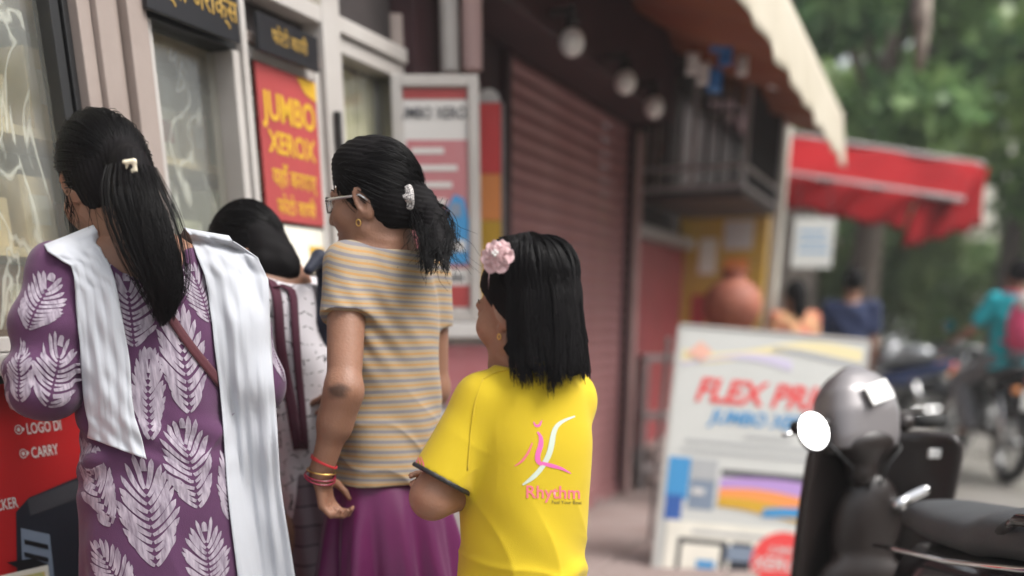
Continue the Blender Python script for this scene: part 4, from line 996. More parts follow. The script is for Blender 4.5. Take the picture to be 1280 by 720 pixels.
# ================================================================ WOMAN IN THE PURPLE KURTA
def woman_purple():
    f = nz((-.52, .85, 0)); r = np.array([f[1], -f[0], 0]); l = -r
    me = empty('person', (*P(205, 700, 2.05)[:2], 0), 0, 'woman in purple leaf print kurta with white dupatta and hair clip, back turned', 'person')
    root = np.array(me.location); me.location = (0, 0, 0)
    neck = P(170, 306, 2.07); pel = P(208, 655, 2.06)
    H = Head(P(134, 237, 2.10), nz(f*.90+l*.20-Z*.26), Z, 1.0)
    sL = neck+l*.150-Z*.055-f*.01; sR = neck+r*.155-Z*.050-f*.01
    eL = P(52, 478, 1.93); wL = eL+nz(f*.95+r*.12+Z*.12)*.215
    eR = P(318, 478, 2.13); wR = eR+nz(f*.93-r*.28+Z*.15)*.215
    S = SDF(.0042); H.body(S)
    S.rc(H.pt(0, -.022, -.05), neck+Z*.015-f*.005, .049, .054, .03); S.rc(neck, neck-Z*.06, .06, .075, .04)
    S.stack(pel, neck, r, f, tors(0, w=1.02), .03)
    for s_ in (sL, sR): S.rc(neck-Z*.035, s_, .052, .048, .04)
    for a, b, c, sd in ((sL, eL, wL, 1), (sR, eR, wR, -1)):
        limb(S, a, b, c, (.047, .037, .025)); hand(S, c, nz(c-b), -Z, (r if sd > 0 else l), .95, .25)
    J = legs(S, pel, r, f)
    body = S.build('body', M['skin'], me); p = H.paint(body); attr(body, 'mark', np.zeros(len(p))); H.eyes(me)
    # kurta: fitted back, flared skirt, puffed sleeves
    K = SDF(.0045); up = nz(neck-pel)
    def fold(a, t, p):
        hgt = p[..., 2]; side = np.sin(a*7+hgt*3)*.5+np.sin(a*13-hgt*5+1)*.35
        low = np.clip((.95-hgt)/.5, 0, 1)
        waist = np.exp(-((hgt-1.0)/.07)**2)*np.sin(hgt*95+a*4+np.sin(a*3)*2)*.0035
        diag = np.sin(hgt*34+a*6.5)*.0028*np.exp(-((hgt-1.12)/.16)**2)
        return side*.008*low+waist+diag
    tk = [(-1.05, .235, .20, 0), (-.6, .205, .165, 0), (-.12, .180, .142, 0), (.12, .170, .135, -.004), (.38, .144, .118, -.006), (.62, .152, .122, 0), (.82, .152, .104, -.004), (.92, .122, .084, -.012), (.985, .085, .072, -.014)]
    K.stack(pel, neck, r, f, tk, .03, fold=fold)
    for s_ in (sL, sR): K.rc(neck-Z*.055, s_, .050, .050, .03)
    for a, b, c in ((sL, eL, wL), (sR, eR, wR)):
        ax = nz(b-a); fo = nz(c-b); end = b+fo*.085
        K.rc(a, a*.5+b*.5, .054, .066, .02); K.rc(a*.5+b*.5, b-Z*.002+fo*.005, .066, .064, .02); K.rc(b, end, .064, .050, .02)
    K.rc(neck+Z*.06-f*.012, neck-Z*.012-f*.045, .062, .078, .006, 'c')                      # scooped back neck
    K.rc(neck+Z*.09, neck+Z*.0+f*.05, .06, .07, .006, 'c')
    def disp(V, N):
        rid = lambda q_, p_: (1-np.abs(np.sin(q_)))**p_
        x_ = (V-pel)@r; h_ = V[:, 2]; bk = np.clip(-((V-pel)@f)/.06, 0, 1)
        cr = .0042*rid((h_*1.0-x_*.75+.012*np.sin(x_*40))*27, 3.5)*np.exp(-((h_-1.0)/.10)**2)*np.clip((x_+.10)/.12, 0, 1)*bk
        cr = cr+.0034*rid((h_*.8+x_*.6+.01*np.sin(h_*50))*24+.7, 3.5)*np.exp(-((h_-.98)/.11)**2)*np.clip((.06-x_)/.10, 0, 1)*bk
        cr = cr+.0045*rid(x_*20+.8*np.sin(h_*9), 3)*np.clip((.86-h_)/.15, 0, 1)*bk
        a = nz(eL-sL); t = (V-sL)@a; q = np.clip((.16-np.linalg.norm((V-sL)-t[:, None]*a, axis=1))/.05, 0, 1)
        return q*(.0040*np.sin(t*75+V[:, 0]*20+np.sin(V[:, 2]*30))*np.clip(t/.12, 0, 1)) + .0020*wob(V, 4, 28) + .0010*wob(V, 6, 70) + cr
    M['kurta'] = cloth_mat('plum_cotton', (.084, .031, .080), .88, var=.12, scale=7, bump=.18, bscale=500)
    kur = K.build('kurta', M['kurta'], me, disp)
    b = bvh(kur)
    lm = mat('lavender_leaf_print', (.18, .145, .19), .88, col2=(.42, .37, .43), scale=150, stretch=(1, 1, .18), spec=.2)
    sp = []
    for (bx, by, tx, ty, w) in ((34, 420, 64, 340, 30), (62, 508, 78, 425, 36), (22, 500, 26, 430, 20), (120, 372, 112, 312, 22), (168, 432, 158, 345, 35), (140, 350, 150, 315, 20), (238, 515, 222, 392, 33), (186, 548, 184, 440, 19), (248, 635, 228, 528, 34), (140, 668, 100, 540, 27), (196, 710, 178, 578, 38), (264, 748, 256, 655, 31),
                               (165, 752, 118, 680, 27), (288, 650, 282, 570, 16), (262, 400, 240, 335, 26), (215, 800, 220, 735, 34), (130, 830, 120, 765, 30), (285, 850, 280, 780, 30), (348, 478, 345, 425, 12), (300, 520, 300, 430, 24), (105, 480, 112, 440, 10)):
        c, n = proj_px(b, (bx+tx)/2, (by+ty)/2, 0); a, _ = proj_px(b, bx, by, 0); t, _ = proj_px(b, tx, ty, 0)
        if c is None: continue
        s_ = 1/ (FPX/ (np.dot(c-np.array([0, 0, CAM_H]), np.array([0, _ca, -_sa]))))
        upv = (t-a) if (a is not None and t is not None) else (P(tx, ty, c[1])-P(bx, by, c[1]))
        ln = math.hypot(tx-bx, ty-by)*s_; sp.append((c, upv, n, ln, w*s_*.98, bx*7+by))
    # the same print carries on round the front and sides
    for k, (ang, hz) in enumerate(((120, 1.1), (160, .92), (200, 1.12), (240, .95), (90, .85), (270, 1.1), (150, .68), (210, .66), (60, .62), (300, .64), (0, .5), (40, .42), (320, .44), (180, .48))):
        a = R(ang); o = np.array([*(pel[:2]), hz]); d = -f*math.cos(a)+r*math.sin(a); h = b.ray_cast(Vector(o+d*.6), Vector(-d))
        if h[0] is not None: sp.append((np.array(h[0]), Z+.3*r*math.sin(k*2.3), d, .16, .052, k))
    leaf_print(b, sp, kur, lm)
    # trousers below the kurta
    T = SDF(.010)
    for (h, kn, an) in J: T.rc(h-Z*.08, kn, .088, .07, .03); T.rc(kn, an+Z*.01, .07, .05, .03)
    T.build('trousers', cloth_mat('white_cotton_trousers', (.62, .60, .62)), me); sandals(J, f, me, M['wood'])
    # dupatta: two falls over the shoulders
    M['dupatta'] = cloth_mat('white_voile', (.45, .465, .505), .8, var=.02, bump=.12, bscale=700, sheen=.2)
    kv = [v.co for v in kur.data.vertices]
    def fall(rows, over, name, seed, nu=26, pl=.0045, lift=.010):
        rows = np.array(rows, float); ys = rows[:, 0]; nv = 70; tv = np.linspace(0, 1, nv+1); s = np.linspace(0, 1, len(rows))
        G = np.zeros((nv+1, nu+1, 3)); hit = np.zeros((nv+1, nu+1), bool)
        for i, t in enumerate(tv):
            yl, xl, yr, xr = [np.interp(t, s, rows[:, c]) for c in (0, 1, 2, 3)]
            for j in range(nu+1):
                u = j/nu; x = xl+(xr-xl)*u+1.0*math.sin(t*9+u*5+seed)*(t > .1)*(.2+.8*(u in (0, 1))); y = yl+(yr-yl)*u; p, n = proj_px(b, x, y, lift)
                if p is not None: G[i, j] = p; hit[i, j] = True
                else: G[i, j] = (x, y, -1)
        dep = np.where(hit, G[..., 1], np.nan)
        for i in range(nv+1):                       # hanging free of the body: carry on the neighbour's depth
            row = dep[i]; ok = np.where(~np.isnan(row))[0]
            if len(ok) == 0: dep[i] = dep[i-1] if i else 2.1
            else: dep[i] = np.interp(np.arange(nu+1), ok, row[ok])
        px = np.zeros((nv+1, nu+1, 2))
        for _ in range(10):
            q = dep.copy(); q[1:-1] = (dep[:-2]+2*dep[1:-1]+dep[2:])/4; q[:, 1:-1] = (q[:, :-2]+2*q[:, 1:-1]+q[:, 2:])/4; dep = np.minimum(q, dep)*.5+q*.5
        for i, t in enumerate(tv):
            yl, xl, yr, xr = [np.interp(t, s, rows[:, c]) for c in (0, 1, 2, 3)]
            for j in range(nu+1):
                u = j/nu; x = xl+(xr-xl)*u+1.6*math.sin(t*8+seed+3*u)+1.1*math.sin(t*21+seed*2)*abs(2*u-1)**4; y = yl+(yr-yl)*u
                wv = u*13+seed+2.2*math.sin(t*2.3+seed)+1.1*math.sin(t*5+u*3); pleat = pl*((1-abs(math.sin(wv*.5)))**1.6*1.6+.5*math.sin(u*29+2*seed-t*5+math.sin(t*9))+.25*math.sin(u*60+t*11))*(.3+.7*min(1, t*1.6))+.0025*math.sin(t*17+u*7+seed)+.0012*math.sin(t*47-u*15)
                p_, n_ = proj_px(b, x, y, 0)
                G[i, j] = P(x, y, min(dep[i, j]-.004-pleat, (p_[1]-.007-abs(pleat)*.5) if p_ is not None else 9))
        top = [G[0]+np.array(o) for o in over][::-1]; A = np.concatenate([np.array(top), G]); n1 = A.shape[0]
        F = [(i*(nu+1)+j, i*(nu+1)+j+1, (i+1)*(nu+1)+j+1, (i+1)*(nu+1)+j) for i in range(n1-1) for j in range(nu)]
        o = link(name, mesh(name, A.reshape(-1, 3), F), M['dupatta'], me, smooth=True); md = o.modifiers.new('thickness', 'SOLIDIFY'); md.thickness = .0022; md.offset = 0; return o
    ov = [f*.03+Z*.012, f*.075+Z*.0, f*.115-Z*.06, f*.13-Z*.16, f*.13-Z*.28]
    fall([(314, 57, 289, 122), (332, 88, 325, 135), (365, 97, 362, 146), (460, 102, 458, 161), (520, 107, 522, 170), (547, 110, 574, 185)], ov, 'dupatta', 1, pl=.003)
    fall([(292, 236, 302, 290), (312, 246, 322, 322), (345, 255, 350, 334), (405, 265, 405, 340), (500, 274, 500, 344), (600, 285, 600, 351), (720, 298, 720, 366), (790, 306, 795, 376)], ov, 'dupatta', 4, pl=.0045)
    # shoulder bag strap
    strip_on(b, [(120, 292), (140, 304), (165, 336), (205, 386), (236, 432), (275, 480)], 11, .004, name='bag_strap', m=cloth_mat('maroon_strap', (.085, .022, .03), .6), parent=me, th=.003)
    # hair
    Hh = SDF(.0042); rad = (.083, .104, .098); pl_ = (H.pt(0, .075, .06), H.f*.68-H.u*.73)
    Hh.ell(H.pt(0, -.014, .034), np.array(rad)*H.k, H.M, .02, cut=[pl_])
    Hh.ell(H.pt(0, -.045, -.005), (.076, .070, .070), H.M, .02, cut=[(H.pt(0, 0, -.052), -H.u)])
    tie = P(164, 208, 1.985)
    tl = [tie, P(168, 235, 1.965), P(178, 270, 1.955), P(194, 318, 1.945), P(205, 360, 1.935), P(206, 385, 1.93), P(203, 408, 1.928)]; tr_ = [.030, .041, .048, .045, .034, .020, .004]
    Hh.chain(tl[:5], [q*k_ for q, k_ in zip(tr_, (.8, .76, .68, .5, .3))], .03); Hh.rc(H.pt(.0, -.09, .02), tie, .03, .03, .03)
    hb = Hh.build('hair', M['hair'], me, lambda V, N: .0010*np.sin(V[:, 0]*620+V[:, 2]*160)+.0012*wob(V, 8, 60))
    rg = np.random.default_rng(21); tie_l = H.loc(tie[None])[0]
    cp = cap_paths(H, 1500, rg, tie_l, np.array(rad)*1.005, plane=((0, .075, .06), np.array([0, .68, -.73])))
    tp = tail_paths(tl, tr_, 3600, rg, 18, .012)
    st_ = []
    for k in range(90):                              # loose hair at the nape and beside the ear
        p0 = H.pt(rg.uniform(-.07, .05), rg.uniform(-.075, -.02) if k > 30 else .0, -.045); p0 = p0 if k > 30 else H.pt(-.078, rg.uniform(-.02, .012), rg.uniform(-.03, .0))
        ln = rg.uniform(.03, .10); t = np.linspace(0, 1, 16)[:, None]; side = rg.normal(size=3)*.012
        st_.append(p0+t*(-Z*ln+side)+.004*np.sin(t*6+k)*np.array([1, .3, 0])+t*t*r*.015)
    V, Q = join_np([strands(cp, .0008), strands(tp, .0008, .0003), strands(np.array(st_), .0006, .0002)])
    link('hair_strands', mesh_np('hair_strands', V, Q), M['hair2'], hb, smooth=True)
    # claw clip
    c = P(162, 209, 1.935); cl = SDF(.0022); rr_, ff, uu = axes(nz(np.array([-.2, 1, .2])))
    cl.rc(c-rr_*.008+uu*.008, c+rr_*.010+uu*.010, .0038, .0042, .003); cl.rc(c+rr_*.009+uu*.01, c+rr_*.009-uu*.006, .0042, .0040, .003); cl.rc(c+rr_*.009-uu*.004, c+rr_*.001-uu*.006, .004, .003, .002); cl.rc(c+rr_*.004-uu*.006, c+rr_*.006-uu*.017, .0028, .0018, .002); cl.rc(c-rr_*.003+uu*.004, c-rr_*.006-uu*.002, .0028, .002, .002)
    cl.build('hair_clip', mat('cream_plastic', (.80, .72, .55), .35), me)
    return rebase(me, root)
WP = woman_purple()
# ================================================================ WOMAN IN THE STRIPED TEE
def stripe_mat():
    m = cloth_mat('striped_jersey', (.55, .44, .28), .85, var=.04, bump=.12, bscale=600); nt = m.node_tree; b = nt.nodes['Principled BSDF']
    at = nt.nodes.new('ShaderNodeAttribute'); at.attribute_name = 'stripe'; fr = nt.nodes.new('ShaderNodeMath'); fr.operation = 'FRACT'
    nt.links.new(at.outputs['Fac'], fr.inputs[0]); cr = nt.nodes.new('ShaderNodeValToRGB'); e = cr.color_ramp; e.interpolation = 'LINEAR'
    base, org, gry = (.37, .295, .20, 1), (.45, .255, .10, 1), (.22, .205, .22, 1)
    st = [(0, base), (.10, base), (.14, org), (.30, org), (.34, base), (.56, base), (.60, gry), (.84, gry), (.88, base), (1, base)]
    while len(e.elements) < len(st): e.elements.new(.5)
    for q, (p, c) in zip(e.elements, st): q.position = p; q.color = c
    nt.links.new(fr.outputs[0], cr.inputs[0])
    n = nt.nodes.new('ShaderNodeTexNoise'); n.inputs['Scale'].default_value = 160; mx = nt.nodes.new('ShaderNodeMix'); mx.data_type = 'RGBA'; mx.blend_type = 'MULTIPLY'; mx.inputs[0].default_value = .25
    nt.links.new(cr.outputs[0], mx.inputs[6]); nt.links.new(n.outputs['Fac'], mx.inputs[7]); nt.links.new(mx.outputs[2], b.inputs['Base Color']); return m
def woman_striped():
    f = nz((-.74, .67, 0)); r = np.array([f[1], -f[0], 0]); l = -r
    me = empty('person', (0, 0, 0), 0, 'woman in striped beige tee and magenta skirt with glasses and ponytail', 'person')
    neck = P(481, 309, 2.34); pel = P(486, 650, 2.34); root = np.array([pel[0], pel[1], 0])
    H = Head(P(468, 256, 2.335), nz((-.95, .30, -.05)), Z, .98)
    sL = neck+l*.108-Z*.045+f*.0; sR = neck+r*.128-Z*.050
    eL = P(430, 488, 2.15); wL = P(401, 592, 2.17)
    eR = sR+np.array([.02, .02, -.26])+f*.03; wR = eR+nz(f*.9+l*.45-Z*.1)*.21
    S = SDF(.0040); H.body(S)
    S.rc(H.pt(0, -.024, -.05), neck+Z*.01, .046, .052, .03); S.rc(neck, neck-Z*.06, .058, .075, .04)
    S.stack(pel, neck, r, f, tors(-.006, w=.84), .03)
    for s_ in (sL, sR): S.rc(neck-Z*.04, s_, .042, .040, .03)
    limb(S, sL, eL, wL, (.045, .036, .025)); limb(S, sR, eR, wR, (.050, .041, .026))
    hd = nz(wL-eL); hand(S, wL, nz(np.array([.10, .12, -1.0])), nz(np.array([.95, -.25, 0])), nz(np.array([-.1, 1.0, 0])), .86, .80, .1, thumb=.6)
    hand(S, wR, nz(wR-eR), -Z, l, .95, .4)
    J = legs(S, pel, r, f, .07, (.064, .05, .034))
    body = S.build('body', M['skin'], me); p = H.paint(body); V = verts_np(body)
    mk = P(420, 490, 2.09); d = V-mk; q = np.sqrt((d[:, 0]/.020)**2+(d[:, 2]/.012)**2+(d[:, 1]/.05)**2)+.35*wob(V, 3, 220)
    attr(body, 'mark', np.clip((1.55-q)*1.3, 0, .92)); H.eyes(me)
    # tee
    T = SDF(.0042); hem = P(480, 606, 2.25)[2]; zb = np.array([0, 0, hem])
    def fold(a, t, p):
        h = p[..., 2]; return .0030*np.sin(h*38+a*3.5+np.sin(a*2)*1.5)*np.clip((1.25-h)/.25, 0, 1)+.0045*np.sin(a*6+1.0)*np.clip((1.05-h)/.2, 0, 1)
    tt = [(-.14, .150, .120), (.10, .148, .118), (.38, .134, .110), (.62, .130, .108, .004), (.82, .124, .094, -.004), (.93, .098, .076, -.012), (.99, .072, .064, -.012)]
    T.stack(pel, neck, r, f, tt, .03, fold=fold)
    for s_ in (sL, sR): T.rc(neck-Z*.048, s_-Z*.002, .048, .048, .03)
    for a, b in ((sL, eL), (sR, eR)):
        ax = nz(b-a); T.rc(a, a+ax*.16, .052, .060, .02, cut=[(a+ax*.115, ax)])
    T.add(lambda p: zb[2]-p[..., 2], (-3, 1, 0), (3, 4, 2), 0, 'cut')
    T.rc(neck+Z*.10-f*.02, neck+Z*.004-f*.004, .056, .066, .006, 'c')
    def disp(V, N):
        h = V[:, 2]; arm = np.exp(-((V[:, 0]-eL[0]-.06)**2+(h-sL[2]+.12)**2)/.006)
        sag = (1-np.abs(np.sin((h*.8+V[:, 0]*.5+.02*np.sin(V[:, 0]*30))*38)))**3; return .0022*wob(V, 4, 24)+.0010*wob(V, 6, 80)+arm*.0045*np.sin((V[:, 0]*.8+h*.6)*150)+.0040*sag*np.clip((1.12-h)/.12, 0, 1)
    tee = T.build('tee_shirt', stripe_mat(), me, disp); V = verts_np(tee)
    ax = nz(neck-pel); hgt = (V-pel)@ax; a = nz(eL-sL); ta = (V-sL)@a; da = np.linalg.norm((V-sL)-ta[:, None]*a, axis=1)
    onarm = np.clip((.085-da)/.02, 0, 1)*np.clip((ta+.01)/.03, 0, 1)
    attr(tee, 'stripe', (hgt+.006*wob(V, 9, 14)+.002*wob(V, 10, 45)+.02*np.clip((hgt-.42)/.12, 0, 1)**2*np.abs(((V-neck)@f))/.08)/.0212)
    # skirt with soft pleats
    K = SDF(.0055)
    def pleat(a, t, p):
        z = p[..., 2]; lo = np.clip((hem-.005-z)/.25, 0, 1); return lo*(.016*np.sin(a*9+.8*np.sin(a*2))+.007*np.sin(a*17+1))
    K.stack(np.array([pel[0], pel[1], .12]), np.array([pel[0], pel[1], hem+.035]), r, f, [(0, .26, .24), (.5, .205, .18), (.85, .158, .128), (1, .122, .092)], .02, fold=pleat)
    M['skirt'] = mat('magenta_satin', (.095, .005, .058), .45, var=.12, scale=5, bump=.06, bscale=300, sheen=.1, spec=.4)
    K.build('skirt', M['skirt'], me, lambda V, N: .0015*wob(V, 3, 25)); sandals(J, f, me, M['wood'])
    # hair: combed back into a low ponytail
    Hh = SDF(.0040); rad = np.array((.079, .101, .094)); n_ = nz(H.f*.70-H.u*.70); pl_ = (H.pt(0, .082, .052), n_)
    Hh.ell(H.pt(0, -.012, .036), rad*H.k, H.M, .02, cut=[pl_]); Hh.ell(H.pt(0, .015, .088), (.058, .070, .040), H.M, .03, cut=[pl_])
    Hh.ell(H.pt(0, -.055, -.01), (.066, .056, .062), H.M, .02, cut=[(H.pt(0, 0, -.055), -H.u), (H.pt(0, -.018, 0), H.f)])
    tie = P(517, 252, 2.35); tl = [tie, P(530, 256, 2.33), P(541, 280, 2.28), P(546, 308, 2.225), P(543, 344, 2.19)]; tr_ = [.024, .034, .037, .032, .020]
    Hh.chain(tl[:4], [q*.78 for q in tr_[:4]], .02); Hh.rc(H.pt(0, -.085, .0), tie, .032, .024, .03)
    hb = Hh.build('hair', M['hair'], me, lambda V, N: .0009*np.sin(V[:, 2]*640+V[:, 0]*100)+.0009*wob(V, 8, 70))
    rg = np.random.default_rng(31); tie_l = H.loc(tie[None])[0]
    cp = cap_paths(H, 1300, rg, tie_l, rad*1.008, (0, -.012, .036), plane=((0, .082, .052), np.array([0, .70, -.70])), low=-.05)
    tp = tail_paths(tl, tr_, 1700, rg, 18, .018); lo = []
    for k in range(160):
        p0 = tl[2]+rg.normal(size=3)*.02; t = np.linspace(0, 1, 14)[:, None]; lo.append(p0+t*(np.array([rg.normal()*.03+.006, rg.normal()*.03, -rg.uniform(.04, .10)]))+.006*np.sin(t*8+k)*np.array([1, .3, 0]))
    V, Q = join_np([strands(cp, .0008), strands(tp, .0010, .0004), strands(np.array(lo), .0007, .0003)]); link('hair_strands', mesh_np('hair_strands', V, Q), M['hair2'], hb, smooth=True)
    # patterned scrunchie
    sc_m = mat('black_white_floral', (.02, .02, .025), .6, col2=(.66, .62, .60), scale=330, detail=1.0); sc = SDF(.003); ctr = tie-np.array([.010, .060, 0])
    for k in range(9):
        a = k*2*math.pi/9; sc.ell(ctr+Z*.024*math.sin(a)+np.array([.012, -.03, 0])*math.cos(a)*.8, (.011, .011, .011), None, .006)
    sc.ell(ctr-np.array([.004, .022, -.004]), (.011, .008, .013), None, .006)
    sc.build('scrunchie', sc_m, me, lambda V, N: .0016*wob(V, 3, 300))
    # spectacles
    gl = empty('spectacles', (0, 0, 0)); gl.parent = me
    for sx in (-1, 1):
        n = 22; ring = [H.pt(sx*(.032+.022*math.cos(t)), .101-.010*abs(math.cos(t))*(1 if math.cos(t) > 0 else .2), .004+.0155*math.sin(t)) for t in np.linspace(0, 2*math.pi, n)]
        MB().tube(ring, .0014, 6, False).build('rim', M['black_rubber'], gl, smooth=True)
        MB().add([H.pt(sx*(.032+.0215*math.cos(t)), .1005-.010*abs(math.cos(t))*(1 if math.cos(t) > 0 else .2), .004+.015*math.sin(t)) for t in np.linspace(0, 2*math.pi, n-1)[:-1]], [tuple(range(n-2))]).build('lens', M['lens'], gl)
        MB().tube([H.pt(sx*.055, .090, .010), H.pt(sx*.070, .072, .0105), H.pt(sx*.079, .03, .010), H.pt(sx*.079, -.004, .012), H.pt(sx*.077, -.02, .0)], [.0030, .0030, .0026, .0022, .0018], 6).build('temple', M['silver'], gl, smooth=True)
    MB().tube([H.pt(-.010, .102, .008), H.pt(0, .107, .011), H.pt(.010, .102, .008)], .0014, 6).build('bridge', M['black_rubber'], gl)
    # jewellery
    for sx in (-1, 1): MB().tube([H.pt(sx*(.078+.001*math.cos(t)), .006+.005*math.cos(t), -.042+.0065*math.sin(t)) for t in np.linspace(0, 6.28, 14)], .0013, 6, False).build('earring', M['gold'], me)
    nk = MB().tube([neck+Z*(.018-.012*math.cos(t))+r*.066*math.sin(t)-f*.062*math.cos(t) for t in np.linspace(-2.6, 2.6, 30)], .0013, 5); nk.build('neck_cord', M['gold'], me)
    hd = nz(wL-eL); ra_, fa_, _ = axes(hd, f)
    thr = mat('red_thread', (.50, .02, .03), .7); bang = mat('maroon_glass_bangle', (.22, .01, .035), .2, coat=.5)
    for off, rad_, m_, nm_ in ((-.030, .0300, thr, 'wrist_thread'), (-.026, .0302, thr, 'wrist_thread'), (.004, .0325, bang, 'bangle'), (.010, .0335, bang, 'bangle'), (-.006, .031, M['gold'], 'bangle')):
        c = wL+hd*off; u_ = nz(np.cross(hd, [1, .3, 0])); v_ = np.cross(hd, u_)
        MB().tube([c+u_*rad_*math.cos(t)+v_*rad_*math.sin(t)+hd*.006*math.sin(t+off*90) for t in np.linspace(0, 2*math.pi, 26)], .0021 if nm_ == 'bangle' else .0014, 6, False).build(nm_, m_, me, smooth=True)
    return rebase(me, root)
M['seam_beige'] = cloth_mat('beige_seam', (.36, .29, .19))
M['lens'] = glass_mat('spectacle_lens', (.95, .95, .95), .05, .01)
woman_striped()
# ================================================================ GIRL IN YELLOW
def girl_yellow():
    f = nz((-.36, .93, 0)); r = np.array([f[1], -f[0], 0]); l = -r
    me = empty('person', (0, 0, 0), 0, 'girl in yellow tee with black sleeve trim and pink flower in bobbed hair', 'person')
    neck = P(664, 458, 1.90); pel = P(650, 742, 1.92); root = np.array([pel[0], pel[1], 0])
    H = Head(P(654, 391, 1.905), nz((-.79, .61, -.10)), Z, .92)
    sL = neck+l*.100-Z*.060; sR = neck+r*.088-Z*.060+f*.02
    eL = P(540, 622, 1.83); wL = eL+nz(f*.55+r*.80+Z*.04)*.175
    eR = sR+nz(f*.75-Z*.70+l*.02)*.20; wR = eR+nz(f*.05+l*.95-Z*.15)*.175
    S = SDF(.0040); H.body(S)
    S.rc(H.pt(0, -.024, -.05), neck+Z*.01, .042, .045, .03); S.rc(neck, neck-Z*.05, .05, .065, .04)
    tb = [(-.22, .09, .08), (-.05, .110, .088), (.15, .104, .086), (.45, .096, .078), (.75, .098, .078), (.90, .08, .062, -.008), (1.0, .048, .046, -.01)]
    S.stack(pel, neck, r, f, tb, .03)
    for s_ in (sL, sR): S.rc(neck-Z*.045, s_, .036, .036, .03)
    limb(S, sL, eL, wL, (.040, .036, .025)); limb(S, sR, eR, wR, (.042, .034, .024))
    hand(S, wL, nz(wL-eL), nz(-f), Z, .8, .45); hand(S, wR, nz(wR-eR), nz(-f), Z, .8, .45)
    J = legs(S, pel, r, f, .07, (.068, .05, .034), .36)
    body = S.build('body', M['skin_girl'], me); p = H.paint(body); attr(body, 'mark', np.zeros(len(p))); H.eyes(me)
    T = SDF(.0042)
    def fold(a, t, p):
        h = p[..., 2]
        x = .0050*np.sin(a*4.2+h*9+.6)*np.clip((1.0-h)/.25, 0, 1)+.0026*np.sin(h*46+a*5+np.sin(a*3))*np.clip((.95-h)/.2, 0, 1)
        return x+.008*np.exp(-((h-.745-.03*np.sin(a*2))/.018)**2)*np.clip(np.sin(a*1.2+.9), 0, 1)-.006*np.exp(-((h-.715-.03*np.sin(a*2))/.02)**2)*np.clip(np.sin(a*1.2+.9), 0, 1)
    tt = [(-.30, .150, .130), (-.05, .136, .118), (.20, .124, .108), (.50, .126, .106), (.72, .128, .104), (.86, .112, .086, -.006), (.94, .098, .074, -.012), (1.0, .066, .058, -.012)]
    T.stack(pel, neck, r, f, tt, .03, fold=fold)
    for s_ in (sL, sR): T.rc(neck-Z*.055, s_-Z*.006, .044, .046, .03)
    ends = []
    for a, b in ((sL, eL), (sR, eR)):
        ax = nz(b-a); Ln = np.linalg.norm(b-a); e = a+ax*(Ln*.80); ends.append((e, ax)); T.rc(a, a+ax*Ln, .049 if b is eL else .044, .062 if b is eL else .056, .022 if b is eL else .045, cut=[(e, ax)])
    T.rc(neck+Z*.10-f*.02, neck+Z*.004-f*.002, .05, .058, .006, 'c')
    def disp(V, N):
        h = V[:, 2]; c = sL*.55+eL*.45+r*.07-Z*.05; g = np.exp(-(((V-c)**2).sum(1))/.0065)
        rid = lambda q, p: (1-np.abs(np.sin(q)))**p
        d_ = V-(sL*.45+eL*.55+r*.060-Z*.0); ang = np.arctan2(d_@Z, d_@r); dist = np.linalg.norm(d_, axis=1)
        star = rid(ang*3.0+.9+dist*8, 2.5)*np.exp(-((dist-.06)/.04)**2)*.0012
        low_ = rid((h*.9+(V@r)*.35+.012*np.sin((V@r)*24))*30, 4)*np.clip((.86-h)/.10, 0, 1)*.0055
        vert = rid((V@r)*34+h*5+np.sin(h*14), 3)*np.clip((1.0-h)/.15, 0, 1)*.0030
        lg = 1-np.exp(-(((V-np.array(P(688, 585, 1.80)))[:, [0, 2]]**2).sum(1))/.012)
        return .0014*wob(V, 4, 22)+(.0008*wob(V, 6, 70)+star+low_+vert)*lg
    M['yellow'] = cloth_mat('yellow_jersey', (.60, .435, .018), .85, var=.03, bump=.14, bscale=650, sheen=.1)
    tee = T.build('tee_shirt', M['yellow'], me, disp)
    for (e, ax), rr_ in zip(ends, (.0600, .0545)):
        B = SDF(.003); B.rc(e-ax*.02, e+ax*.02, rr_+.0005, rr_+.002, .0, cut=[(e+ax*.005, ax), (e-ax*.004, -ax)]); B.rc(e-ax*.03, e+ax*.03, rr_-.008, rr_-.008, 0, 'c'); B.build('sleeve_trim', M['black_rubber'], me)
    nb = MB().tube([neck+Z*.008+r*.060*math.sin(t)-f*(.056*math.cos(t)+.006)-Z*.012*(1-math.cos(t))*.5 for t in np.linspace(0, 6.28, 40)], .0045, 6, False); nb.build('neck_rib', M['yellow'], me, smooth=True)
    # seams, and the dance school mark on the back
    b = bvh(tee); M['seam_yellow'] = cloth_mat('yellow_seam', (.56, .40, .014))
    for q_ in ([(604, 474), (594, 500), (588, 540), (584, 588)], [(636, 462), (618, 466), (604, 474)]): strip_on(b, q_, 1.5, .0010, 18, 1, .0012, 'seam', M['seam_yellow'], tee)
    def on(pts, m, name='shirt_print'):
        V = []; ok = []
        for q in pts: p_, n_ = proj_px(b, q[0], q[1], .0013); V.append(p_)
        return V
